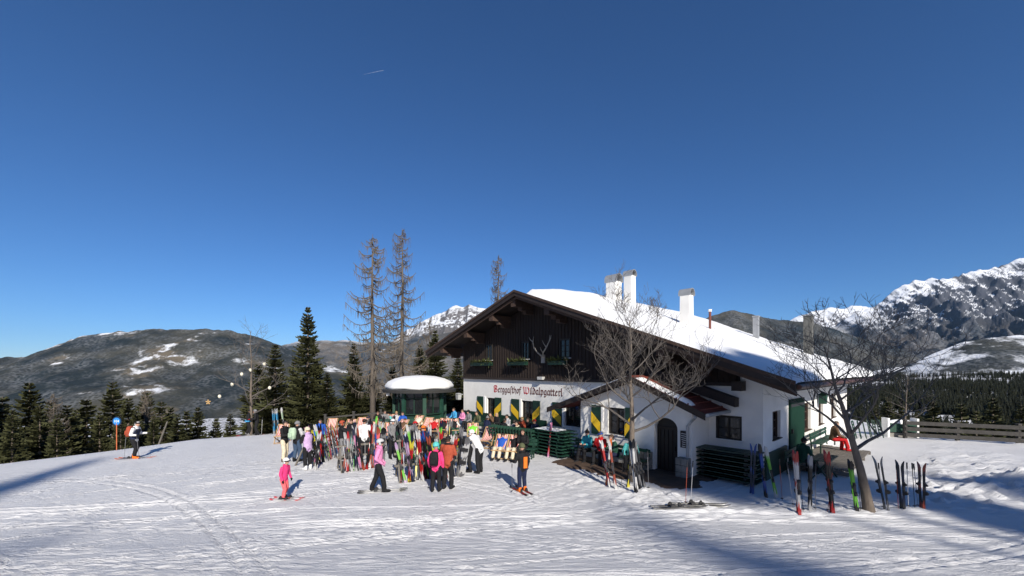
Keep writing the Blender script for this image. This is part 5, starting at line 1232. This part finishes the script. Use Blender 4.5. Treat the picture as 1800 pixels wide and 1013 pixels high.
stand(826, 830, 'person in black bending beside the white patterned jacket', kind='bend', yaw=-80, H=1.62, jacket='black', pants='black', hair='dark', arm='reach')
q = G(918, 865); stand(918, 865, 'child in black and orange jacket with navy trousers', yaw=-25, H=1.48, jacket='black', pants='navy', boots='orange', hat='helmet', hatc='olive', child=True, arm=('pole', 'down'))
a = MB(); a.box((.06, -.145, 1.13), (.15, .03, .42)); a.build('orange_panel', cl('orange'), PEOPLE[-1]['root'])
skis_flat(q, 'short skis under the child in black and orange', -30, 'red', 'black', 1.1, .2)
pole(q + Vector((-.33, -.05, 0)), 'ski pole hanging beside the child in black and orange', 0, 0, 'grey', None, .75)
stand(641, 806, 'person in white jacket and dark cap behind the red snowboard', yaw=170, H=1.75, jacket='white', pants='black', hat='cap', hatc='black', vest=None)
stand(563, 795, 'person in blue hooded jacket behind the left rack', yaw=150, H=1.6, jacket='blue', pants='black', hair='dark', scarf='blue')
stand(618, 796, 'person with brown hair and black jacket behind the middle rack', yaw=190, H=1.6, jacket='black', pants='black', hair='brown')
stand(718, 800, 'person in dark grey jacket stooping among the right rear skis', kind='bend', yaw=120, H=1.7, jacket='grey', pants='black', hat='helmet', hatc='red')
stand(648, 790, 'person in black jacket and dark beanie among the middle rear skis', yaw=200, H=1.66, jacket='black', pants='black', hat='beanie', hatc='navy')
def seat_px(px, Y, label, yaw, seat=.45, **kw):
    x = (px - CX) / F * Y; kw.setdefault('group', 'people seated at tables'); q = ground_at(x, Y); return person(q, label, 'sit', yaw, **kw)
def green_bench(x, y, z, rz, L, label):
    t = thing('bench', label, 'bench', (x, y, z), rz, 'green benches'); 
    for i in range(3): a = MB(); a.box((0, -.13 + .13 * i, .44), (L, .11, .035)); a.build('seat_slat', GREEN2, t)
    for i in range(2): a = MB(); a.box((0, .24, .62 + .16 * i), (L, .03, .12)); a.build('back_slat', GREEN2, t)
    for s in (-1, 1):
        a = MB(); a.box((s * (L / 2 - .15), -.12, .21), (.05, .05, .42)); a.build('leg', GREEN, t); a = MB(); a.bar((s * (L / 2 - .15), .18, 0), (s * (L / 2 - .15), .27, .85), .05); a.build('leg', GREEN, t)
    return t
def green_table(x, y, z, rz, L, label, w=.7):
    t = thing('table', label, 'table', (x, y, z), rz, 'green tables')
    for i in range(5): a = MB(); a.box((0, -w / 2 + (i + .5) * w / 5, .74), (L, w / 5 - .012, .03)); a.build('top_slat', GREEN2, t)
    for s in (-1, 1):
        for q in (-1, 1): a = MB(); a.bar((s * (L / 2 - .2), q * .28, 0), (s * (L / 2 - .2), -q * .2, .72), .045); a.build('leg', GREEN, t)
    return t
YF = math.degrees(math.atan2(-V.x, -V.y))      # facing out of the front wall
def onhouse(x, y): w = toW(x, y, 0); return Vector((w.x, w.y, gz1(w.x, w.y)))
def hb(px, yl, label, fn, L, **kw): x = fac(px, 740, yl)[0]; q = onhouse(x, yl); return fn(q.x, q.y, q.z, RZ + math.pi * 0, L, label)
hb(838, -.45, 'green slatted bench under the first shuttered window', green_bench, 2.6); hb(905, -.45, 'green slatted bench under the second shuttered window', green_bench, 3.2)
hb(848, -1.35, 'green slatted table before the first shuttered window', green_table, 2.0); hb(915, -1.35, 'green slatted table before the second shuttered window', green_table, 2.4)
def wallsit(px, yl, label, seat=0, **kw): x = fac(px, 740, yl)[0]; q = onhouse(x, yl); kw.setdefault('group', 'people seated along the wall'); kw.setdefault('yaw', YF + kw.pop('turn', 0)); return person(q, label, 'sit', **kw)
wallsit(814, -.6, 'person in pink and white top sitting by the inn corner', jacket='rose', pants='denim', arm='front', hair='brown+')
wallsit(826, -.55, 'person in grey jacket sitting beside the pink top', jacket='grey', pants='black', arm='lap', hat='helmet', hatc='black')
wallsit(865, -.5, 'person in grey brown jacket at the first window', jacket='brown', pants='black', arm='up', hair='dark')
wallsit(874, -.5, 'person in black at the first window', jacket='black', pants='black', arm='front', hair='blond+', face='glasses')
wallsit(884, -1.9, 'person in black with back to us at the first table', jacket='black', pants='black', arm='front', hair='dark', yaw=YF + 180)
wallsit(912, -1.9, 'person with beige collar sitting before the second window', jacket='black', pants='black', scarf='beige', arm='lap', hair='dark')
wallsit(931, -.5, 'person in black leaning on the table under the second window', jacket='black', pants='black', arm='front', hair='brown')
wallsit(800, -.4, 'person in sky blue jacket sitting right of the kiosk', jacket='skyblue', pants='black', arm='lap', hair='brown')
for px_, yl_, lab_, kw_ in ((843, -.5, 'person in olive jacket sitting left of the first window', dict(jacket='olive', pants='black', hair='brown', arm='lap')), (854, -1.95, 'person in navy jacket with back to us before the first table', dict(jacket='navy', pants='black', hat='beanie', hatc='grey', arm='front', yaw=YF + 175)), (893, -.5, 'person in white jacket between the two windows', dict(jacket='lightgrey', pants='black', hair='dark', arm='front')), (921, -.5, 'person in rust jacket under the second window', dict(jacket='rust', pants='black', hair='blond', arm='up')), (944, -.6, 'person in navy jacket right of the second window', dict(jacket='navy', pants='black', hat='cap', hatc='red', arm='lap')), (900, -1.95, 'person in dark grey with back to us before the second table', dict(jacket='grey', pants='black', hair='dark', arm='front', yaw=YF + 185))): wallsit(px_, yl_, lab_, **kw_)
stand(690, 806, 'person in black and grey with a white helmet among the right rear skis', yaw=140, H=1.72, jacket='grey', pants='black', hat='helmet', hatc='white', arm='reach')
stand(745, 822, 'person in navy jacket with orange helmet between the right rows', yaw=200, H=1.65, jacket='navy', pants='black', hat='helmet', hatc='orange', arm='front')
stand(600, 808, 'person in black with a rust helmet at the end of the left rack', yaw=60, H=1.7, jacket='black', pants='grey', hat='helmet', hatc='rust', arm='reach')
stand(868, 818, 'person in dark olive sitting low on the snow edge', kind='bend', yaw=-100, H=1.6, jacket='olive', pants='black', hair='brown', arm='reach') if False else None
q = G(921, 806); green_bench(q.x, q.y, q.z, R(-20), 1.1, 'single green seat right of the nearest deck chair'); person(Vector((q.x, q.y, q.z)), 'person in black leaning forward right of the nearest deck chair', 'sit', 200, jacket='black', pants='black', hair='brown', arm='front', group='people seated at tables')
q = at(697, 760, 25.4); person(ground_at(q.x, q.y), 'person in light grey sweater sitting before the kiosk', 'sit', 170, jacket='lightgrey', pants='black', hair='blond', arm='lap', group='people by the kiosk')
q = at(709, 760, 25.2); person(ground_at(q.x, q.y), 'person in blue jacket sitting before the kiosk', 'sit', 190, jacket='blue', pants='denim', hair='brown', arm='lap', group='people by the kiosk')
q = at(676, 760, 26.4); person(ground_at(q.x, q.y), 'person in grey lying back left of the kiosk', 'sit', 150, jacket='grey', pants='grey', hair='dark', arm='lap', group='people by the kiosk')
q = at(664, 760, 26.0); person(ground_at(q.x, q.y), 'person in black sitting at the railing left of the kiosk', 'sit', 160, jacket='black', pants='black', hair='brown', arm='front', group='people by the kiosk')
q = at(689, 760, 24.9); green_bench(q.x, q.y + .25, gz1(q.x, q.y), R(4), 2.6, 'green slatted bench in front of the kiosk')
# at the porch
for px, lab, kw in ((1033, 'person in teal jacket looking at a phone by the porch', dict(jacket='teal', pants='black', hat='beanie', hatc='black', arm='front', glove='bare')), (1056, 'person in red jacket and blue cap sitting by the porch window', dict(jacket='red', pants='black', hat='cap', hatc='blue', arm='front', turn=-15)), (1084, 'person in dark green jacket and navy trousers by the porch window', dict(jacket='darkgreen', pants='navy', hair='brown', arm='front', scarf='lightgrey', turn=35)), (1110, 'person in turquoise jacket half hidden by the bare tree', dict(jacket='turquoise', pants='black', hair='dark', arm='lap', turn=-20))):
    wallsit(px, PP - .55, lab, **kw)
x0 = fac(1066, 780, PP - .5)[0]; q = onhouse(x0, PP - .5); green_bench(q.x, q.y, q.z, RZ, 3.6, 'long green slatted bench under the porch window')
# right terrace: deck, chairs, people
DZ = .24
dk = thing('terrace_deck', 'low deck of weathered planks along the side wall', 'deck', (A_.x, A_.y, DZ), RZ)
nb = 13
for i in range(nb): a = MB(); a.box((WID + .12 + .14 * i + .07, 5.6 - .1 * math.sin(i * 2.1), -.02), (.128, 6.2 + .2 * math.sin(i * 1.7) - .08 * i, .035)); a.build('plank', OLDW, dk)
for y in (2.8, 4.6, 6.6, 8.4): a = MB(); a.box((WID + .12 + .07 * nb, y, -.11), (.14 * nb, .1, .14)); a.build('joist', OLDW, dk)
def ground_loc(x, y, z=None): w = toW(x, y, 0); return Vector((w.x, w.y, gz1(w.x, w.y) if z is None else z))
q = ground_loc(WID + .75, 1.9); green_bench(q.x, q.y, q.z, RZ + math.pi / 2 * -1 + math.pi, 2.2, 'green bench at the near corner of the side wall') if False else None
YS = math.degrees(math.atan2(U.x, U.y))
q = ground_loc(WID + .65, 2.3); person(q, 'person in dark green jacket and black beanie at the corner of the inn', 'sit', YS - 60, jacket='darkgreen', pants='black', hat='beanie', hatc='black', arm='lap', group='people on the side terrace')
q = ground_loc(WID + .75, 7.3, DZ); person(q, 'person in brown black jacket and red trousers on the side terrace', 'sit', YS - 30, jacket='brown', pants='red', boots='red', hair='brown', arm='lap', group='people on the side terrace')
q = ground_loc(WID + .45, 7.4, DZ); green_bench(q.x, q.y, q.z, RZ - math.pi / 2 + math.pi, 3.4, 'green bench along the side wall of the inn')
q = ground_loc(WID + .5, 2.5); green_bench(q.x, q.y, q.z, RZ - math.pi / 2 + math.pi, 1.8, 'green bench at the near corner of the side wall')
q = ground_loc(WID + 1.35, 2.0); green_table(q.x, q.y, q.z, RZ + math.pi / 2, 1.5, 'green table at the near corner of the inn', .6)
# green boxes and folded tables at the far end of the terrace
t = thing('planter_box', 'green planter box with white frame and snow on top beyond the terrace', 'planter', G(1582, 768), R(-12)); a = MB(); a.box((0, 0, .55), (1.35, .5, .5)); a.build('box', GREEN2, t)
for s in (-1, 1): a = MB(); a.box((s * .72, 0, .55), (.10, .54, 1.1)); a.build('post', WHT, t)
a = MB(); a.ell((0, 0, .80), (.66, .26, .22), None, 14, 6, v0=-.1); a.build('snow', SNOWS, t, smooth=True); a = MB(); a.box((0, .1, .12), (1.3, .5, .25)); a.build('base', STONE, t)
for i in range(6):
    q = G(1505 + i * 9, 772 - i * .6); t = thing('folded_chair', f'folded green garden chair beyond the terrace, {ORD[i]} from the deck', 'folded chair', q, R(40 + 6 * i), 'folded chairs beyond the terrace')
    for s in (-1, 1): a = MB(); a.bar((s * .2, 0, 0), (s * .2, .18, 1.0), .04); a.build('leg', GREEN, t)
    for k in range(5): a = MB(); a.box((0, .04 + .035 * k, .25 + .18 * k), (.42, .02, .10)); a.build('slat', GREEN2, t)
# folded chairs stacked in a row before the wall and the piles of table tops
n_f = 15
for i in range(n_f):
    q = G(868 + i * 5.3, 786 + i * .9); t = thing('folded_chair', f'folded dark green garden chair in the long row before the wall, {ORD[i]} from the left', 'folded chair', q, RZ + R(90 - 6), 'folded chairs in the row before the wall')
    for s in (-1, 1): a = MB(); a.bar((s * .24, -.1, 0), (s * .24, .12, 1.12), .045); a.build('leg', GREEN, t)
    for k in range(6): a = MB(); a.box((0, -.05 + .032 * k, .26 + .16 * k), (.46, .02, .09)); a.build('slat', GREEN2, t)
q = G(975, 800); 
for i in range(8):
    t = thing('folded_table', ('lowest' if i == 0 else 'topmost snow dusted' if i == 7 else ORD[i] + ' from the bottom,') + ' folded green slatted table in the pile before the porch', 'table', (q.x + rnd.uniform(-.04, .04), q.y + rnd.uniform(-.04, .04), q.z + .05 + i * .145), RZ + rnd.uniform(-.05, .05), 'piled table tops before the porch')
    for k in range(6): a = MB(); a.box((0, -.42 + .17 * k, .085), (1.9, .155, .03)); a.build('slat', GREEN2, t)
    for s in (-1, 1): a = MB(); a.box((s * .6, 0, .03), (.06, .98, .08)); a.build('cross_bar', GREEN, t)
    if i == 7: xg, yg = np.meshgrid(np.linspace(-.9, .5, 24), np.linspace(-.4, .4, 14)); e = np.clip(np.minimum(np.minimum(xg + .9, .5 - xg), np.minimum(yg + .4, .4 - yg)) * 5, 0, 1); link('snow', grid_mesh('snow', xg, yg, .095 + e * .10 * fbm(xg * 3, yg * 3, 3), SNOWS), t)
q = toW(WID - .9, -.75, 0)
for i in range(7):
    t = thing('folded_bench', ('lowest' if i == 0 else 'topmost' if i == 6 else ORD[i] + ' from the bottom,') + ' folded dark green bench in the pile at the inn corner', 'folded bench', (q.x, q.y, gz1(q.x, q.y) + .04 + i * .155), RZ + rnd.uniform(-.04, .04), 'piled benches at the inn corner')
    for k in range(3): a = MB(); a.box((0, -.28 + .28 * k, .10), (2.1, .24, .035)); a.build('slat', GREEN, t)
    for s in (-1, 1): a = MB(); a.box((s * .7, 0, .04), (.08, .8, .07)); a.build('cross_bar', IRON, t)
for i, (px, py, rz_) in enumerate(((1232, 832, 60), (1252, 822, -20))):
    q = G(px, py); t = thing('garden_chair', ['green garden chair against the porch side wall', 'green garden chair with a cushion below the front window'][i], 'chair', q, RZ + R(rz_), 'garden chairs by the porch')
    for sx_ in (-1, 1):
        for sy_ in (-1, 1): a = MB(); a.box((sx_ * .2, sy_ * .2, .22 if sy_ < 0 else .46), (.04, .04, .44 if sy_ < 0 else .92)); a.build('leg', GREEN, t)
    a = MB(); a.box((0, 0, .45), (.46, .46, .035)); a.build('seat', GREEN2, t)
    for k in range(4): a = MB(); a.box((-.15 + .1 * k, .2, .70), (.07, .025, .44)); a.build('back_slat', GREEN2, t)
    if i: a = MB(); a.ell((0, 0, .50), (.22, .22, .06)); a.build('cushion', cl('grey'), t, smooth=True)
q = G(1268, 836); green_table(q.x, q.y, q.z, RZ, 1.3, 'green table right of the porch under the front window', .7)
# wet paving in front of the porch
xg, yg = np.meshgrid(np.linspace(px0 - .5, WID - 1.0, 90), np.linspace(PP - 2.1, -.05, 40)); wx = A_.x + U.x * xg + V.x * yg; wy = A_.y + U.y * xg + V.y * yg
e = np.minimum(np.minimum(xg - (px0 - .5), WID - 1.0 - xg) * .8, (yg - (PP - 2.1)) * 1.0) + (fbm(xg * 1.2, yg * 1.2, 4) - .5) * 1.6
PAVE = mat('wet_brown_paving', (.085, .055, .038), .7, var=.5, vscale=3, bump=1.0, bscale=7)
tag(link('paving', grid_mesh('paving', wx, wy, gz(wx, wy) + .05 + np.clip(e - .3, -.6, 0) * .5 + .02 * fbm(wx * 6, wy * 6, 2), PAVE)), 'wet brown paving before the porch door', kind='structure')

# ------------------------------------------------ fences, sign, cable
FENW = mat('shade_toned_fence_wood', (.05, .047, .044), .85, var=.35, vscale=5, bump=.6, bscale=24)  # weathered wood, colour darkened to imitate the shaded near side of the fence
def fence(pts, label, h=1.05, rails=3, name='fence', bw=.21):
    q0 = Vector(pts[0]); t = thing(name, label, 'fence', (q0.x, q0.y, gz1(q0.x, q0.y))); zz = gz1(q0.x, q0.y)
    for i, p in enumerate(pts):
        z = gz1(*p); a = MB(); a.box((p[0] - q0.x, p[1] - q0.y, z - zz + h / 2 - .1), (.15, .13, h + .25)); a.box((p[0] - q0.x, p[1] - q0.y, z - zz + h + .045), (.2, .18, .06)); a.build('post', FENW, t)
        if i:
            b = pts[i - 1]; z0 = gz1(*b)
            d = (Vector(p) - Vector(b)).normalized(); nrm = Vector((d.y, -d.x)) * .09
            for r_ in range(rails):
                hh = h * (r_ + .62) / rails; a = MB(); a.bar((b[0] - q0.x + nrm.x, b[1] - q0.y + nrm.y, z0 - zz + hh), (p[0] - q0.x + nrm.x, p[1] - q0.y + nrm.y, z - zz + hh), bw, .035, up=(d.x * 0 + nrm.x, nrm.y, 0)) if False else a.bar((b[0] - q0.x + nrm.x, b[1] - q0.y + nrm.y, z0 - zz + hh), (p[0] - q0.x + nrm.x, p[1] - q0.y + nrm.y, z - zz + hh), .035, bw); a.build('rail', FENW, t)
fence([(22.6, 22.9), (24.6, 22.0), (26.7, 21.0), (29.2, 20.0), (32, 18.6), (35, 17)], 'grey weathered three rail fence at the right edge of the forecourt', 1.02)
fence([(-13.4, 28.6), (-11.6, 29.2), (-9.8, 29.8), (-8.0, 30.4)], 'grey wooden railing behind the deck chairs', 1.0, 2, 'railing', .11)
q = G(205, 789); t = thing('piste_sign', 'round blue piste marker sign on an orange pole', 'sign', q, 0); a = MB(); a.tube([(0, 0, -.2), (0, 0, 1.5)], .022, 8); a.build('pole', mat('orange_pole', (.55, .14, .05), .6), t)
n = 28; a = MB(); a.poly([(.26 * math.cos(-i * 2 * math.pi / n), .0, 1.62 + .26 * math.sin(-i * 2 * math.pi / n)) for i in range(n)], (0, .03, 0)); fixn(a.build('dark_rim', mat('sign_navy', (.01, .03, .07), .4), t))
a = MB(); a.poly([(.20 * math.cos(-i * 2 * math.pi / n), -.008, 1.62 + .20 * math.sin(-i * 2 * math.pi / n)) for i in range(n)], (0, .006, 0)); dsk = fixn(a.build('blue_disc', mat('sign_blue', (.03, .22, .62), .35), t))
cu = bpy.data.curves.new('num', 'FONT'); cu.body = '104'; cu.size = .2; cu.align_x = 'CENTER'; cu.align_y = 'CENTER'; cu.extrude = .003; fo = bpy.data.objects.new('num', cu); COL.objects.link(fo)
me = bpy.data.meshes.new_from_object(fo.evaluated_get(bpy.context.evaluated_depsgraph_get())); bpy.data.objects.remove(fo); me.materials.clear(); me.materials.append(WHT)
link('number', me, t, M=Matrix.Translation((0, -.013, 1.62)) @ Matrix.Rotation(R(90), 4, 'X'))
a = MB(); b0 = at(1545, 622, 70); b1 = at(1860, 571, 70); pts = [b0 + (b1 - b0) * (i / 20) - Vector((0, 0, 2.2 * math.sin(math.pi * i / 20) * .35)) for i in range(21)]; a.tube(pts, .035, 5); tag(a.build('overhead_cable', IRON), 'dark overhead cable sagging across the valley on the right', 'cable')
a = MB(); b0 = at(282, 766, 32); a.tube([b0 - Vector((.7, 0, 2.2)), b0 + Vector((.55, 0, 1.1))], [.07, .055], 7); t = thing('leaning_post', 'pale wooden post leaning right below the piste edge', 'post', (0, 0, 0)); a.build('shaft', OLDW, t); a = MB(); a.ell(b0 + Vector((.55, 0, 1.12)), (.06, .06, .03)); a.build('top', OLDW, t)

# ------------------------------------------------ ski racks with skis, poles and boards
PAL = ['black', 'white', 'red', 'green', 'orange', 'yellow', 'grey', 'blue', 'turquoise', 'rose', 'navy', 'lightgrey', 'rust', 'lilac']
WT = [14, 4, 3, 2, 1.2, 1, 7, 1.2, 1, .6, 4, 3, 2.5, .8]
rs = random.Random(99)
def rack(p0, p1, n, nm, fixed={}, lean=13):
    a, b = G(*p0), G(*p1); d = b - a; L = Vector((d.x, d.y)).length; rz_ = math.atan2(d.y, d.x); t = thing('ski_rack', f'wooden rack with crossed legs holding the {nm} of skis', 'ski rack', a, rz_, 'ski racks')
    az = math.degrees(math.atan2(-math.sin(rz_), math.cos(rz_)))  # away from camera
    off = .34
    for z in (.55, .95): m = MB(); m.box((L / 2, off - (.95 - z) * .25 + .02, z + d.z * .5), (L + .3, .06, .07)); m.build('bar', OLDW, t)
    for u in (0, .5, 1):
        for s in (-1, 1): m = MB(); m.bar((L * u, off + .12 + s * .45, -.05 + d.z * u), (L * u, off + .12 - s * .05, 1.0 + d.z * u), .06); m.build('leg', OLDW, t)
    nv = Vector((-math.sin(rz_), math.cos(rz_), 0))
    for i in range(n):
        u = (i + .5) / n + rs.uniform(-.25, .25) / n; back = i % 2
        q = a + d * u + nv * (rs.uniform(-.05, .12)); q.z = gz1(q.x, q.y) - .02
        c1, c2 = fixed.get(i, (None, None))
        if c1 is None:
            c1 = rs.choices(PAL, WT)[0]; c2 = rs.choices(PAL, WT)[0]
            while c2 == c1: c2 = rs.choices(PAL, WT)[0]
        names = {'turquoise': 'turquoise', 'lightgrey': 'pale grey'}
        lb = f"{names.get(c1, c1)} and {names.get(c2, c2)} skis, {ORD[i]} from the left in the {nm}"
        skis_upright(q, lb, c1, c2, rs.choice([1.45, 1.58, 1.7, 1.8]), lean + rs.uniform(-4, 7), math.degrees(-rz_) + rs.uniform(-55, 55), 0, rs.choice([.2, .35, .5]), 'skis in the ' + nm, math.degrees(-rz_) + rs.uniform(-40, 40))
    for i in range(int(n * .8)):
        u = (i + .2) / (n * .8); q = a + d * u + nv * rs.uniform(-.12, .05); q.z = gz1(q.x, q.y)
        c = rs.choice(['black', 'grey', 'white', 'red', 'green', 'lightgrey']); pole(q, f'{c} ski pole, {ORD[i]} from the left among the {nm}', rs.uniform(9, 17), math.degrees(-rz_) + rs.uniform(-25, 25), c, 'poles in the ' + nm)
rack((555, 819), (604, 799), 11, 'left row', {1: ('yellow', 'black'), 3: ('green', 'white'), 5: ('green', 'black'), 8: ('orange', 'red'), 9: ('red', 'orange')})
rack((601, 832), (668, 822), 13, 'middle front row', {2: ('white', 'grey'), 9: ('rust', 'white')})
rack((612, 800), (704, 796), 15, 'middle rear row', {0: ('yellow', 'black')})
rack((703, 850), (808, 838), 18, 'right front row', {2: ('red', 'yellow'), 4: ('yellow', 'black'), 6: ('red', 'white'), 8: ('green', 'black'), 11: ('yellow', 'black'), 13: ('mint', 'white')})
rack((706, 818), (806, 808), 15, 'right rear row', {3: ('green', 'white')})
nv = None
q = G(657, 822); snowboard(q, 'large rust red snowboard leaning in the middle front row', 'coral', 'rust', 1.62, 12, 5, 6, .30)
q = G(597, 828); snowboard(q, 'dark round nosed snowboard lying low at the left end of the middle row', 'black', 'grey', .8, 35, 60, 0, .28)
q = G(706, 812); snowboard(q, 'black and green snowboard tilted left behind the rose jacket', 'darkgreen', 'black', 1.6, 14, -40, 0)
q = G(671, 815); snowboard(q, 'grey snowboard at the right end of the middle rows', 'grey', 'black', 1.5, 12, 0, -4)
q = G(778, 846); snowboard(q, 'grey and black snowboard between the right rows', 'lightgrey', 'black', 1.5, 13, 0, 3)
q = G(812, 838); snowboard(q, 'white snowboard at the right end of the right front row', 'white', 'grey', 1.45, 16, 30, 0)
# loose skis
GL_ = 'skis stuck in the snow'
for px, py, lab, c1, c2, L, ln, az in ((482, 762, 'sky blue skis, left of the pale ones upright behind the trio', 'skyblue', 'lightgrey', 1.75, 4, -60), (489, 762, 'sky blue skis, second upright behind the trio', 'skyblue', 'white', 1.75, 6, -70), (500, 760, 'pale mint skis upright behind the trio', 'mint', 'white', 1.8, 8, -80), (555, 826, 'dark skis with white marks held beside the lilac jacket', 'black', 'white', 1.55, 5, 80),
    (963, 804, 'red skis propped against the piled table tops', 'red', 'rose', 1.6, 10, 40), (1072, 856, 'red and white skis leaning before the porch bench', 'red', 'white', 1.6, 12, -50), (1083, 860, 'rust red skis right of the red and white ones', 'rust', 'white', 1.6, 10, -40), (1066, 853, 'white and orange skis leaning before the porch bench', 'white', 'orange', 1.6, 9, 50), (1119, 868, 'white tipped black skis leaning on the pale trunk', 'white', 'black', 1.75, 7, -35), (1127, 862, 'dark grey skis leaning on the pale trunk', 'grey', 'black', 1.7, 10, -60), (1104, 858, 'black and yellow skis at the foot of the pale trunk', 'black', 'yellow', 1.55, 6, 50), (1134, 858, 'black skis right of the pale trunk', 'black', 'grey', 1.6, 13, -60),
    (1322, 868, 'navy skis leaning at the inn corner, left of the blue ones', 'navy', 'blue', 1.6, 10, 40), (1347, 874, 'blue skis leaning at the inn corner', 'blue', 'black', 1.65, 7, -30), (1366, 876, 'green and white skis leaning at the inn corner', 'green', 'white', 1.6, 11, -50),
    (1405, 903, 'red and white skis standing tall before the terrace', 'white', 'red', 1.7, 3, -60), (1424, 897, 'thin black skis behind the red and white ones', 'black', 'lightgrey', 1.5, 3, 40), (1464, 902, 'black and red skis with white bindings before the terrace', 'black', 'red', 1.7, 5, -80), (1507, 898, 'bright green skis beside the furrowed trunk', 'green', 'black', 1.4, 7, -75), (1560, 897, 'black skis leaning against the furrowed trunk', 'black', 'grey', 1.5, 9, -80), (1588, 895, 'dark skis right of the furrowed trunk', 'navy', 'black', 1.35, 3, -60), (1622, 894, 'wide dark red skis at the right end of the bank', 'black', 'rust', 1.3, 1, 0)):
    q = G(px, py); q.z -= .04; skis_upright(q, lab, c1, c2, L, ln, az, 0, .35, GL_, rs.uniform(-25, 25))
for i, (px, py) in enumerate(((1412, 900), (1433, 897), (1455, 900), (1503, 897), (1513, 898), (1553, 895), (1579, 894), (1597, 893), (1608, 893), (1614, 892), (1205, 886), (1214, 886), (1092, 856), (1140, 860), (1375, 880), (1395, 890))):
    q = G(px, py); c = ['black', 'grey', 'rust', 'lightgrey'][i % 4]; pole(q, f'{ORD[i]} of the {c} ski poles planted along the bank, counted from left to right' if False else f'{c} ski pole planted in the snow, near ' + ['the tall red and white skis', 'the thin black skis', 'the black and red skis', 'the green skis on the left', 'the green skis on the right', 'the skis on the furrowed trunk', 'the dark skis, on their left', 'the dark skis, on their right', 'the dark red skis, further left', 'the dark red skis, closest', 'the lying skis, left pole', 'the lying skis, right pole', 'the rust red skis', 'the pale trunk on its right', 'the green and white skis', 'the tall red and white skis, left'][i], rs.uniform(2, 9), rs.uniform(-90, 90), c, 'ski poles on the bank')
for i, (px, py, yw) in enumerate(((1188, 893, 86), (1225, 889, 94))): q = G(px, py); skis_flat(q, ['black skis lying on the snow before the porch, left pair', 'black skis lying on the snow before the porch, right pair'][i], yw, 'black', 'grey', 1.55, .16, 'skis lying before the porch')
finish_people()
# ================================================================== thin mountain air
def haze():
    m = MB(); m.box((0, 14500, 1000), (64000, 36000, 3100)); hm = bpy.data.materials.new('mountain_air'); hm.use_nodes = True; T = hm.node_tree; T.nodes.remove(T.nodes['Principled BSDF'])
    v = T.nodes.new('ShaderNodeVolumePrincipled'); v.inputs['Color'].default_value = (.42, .68, 1, 1); v.inputs['Density'].default_value = 0.75e-5; v.inputs['Anisotropy'].default_value = 0.0
    T.links.new(v.outputs[0], T.nodes['Material Output'].inputs['Volume']); o = m.build('haze', hm); o['kind'] = 'stuff'; o['label'] = 'thin bluish air between the viewer and the far mountains'
haze()
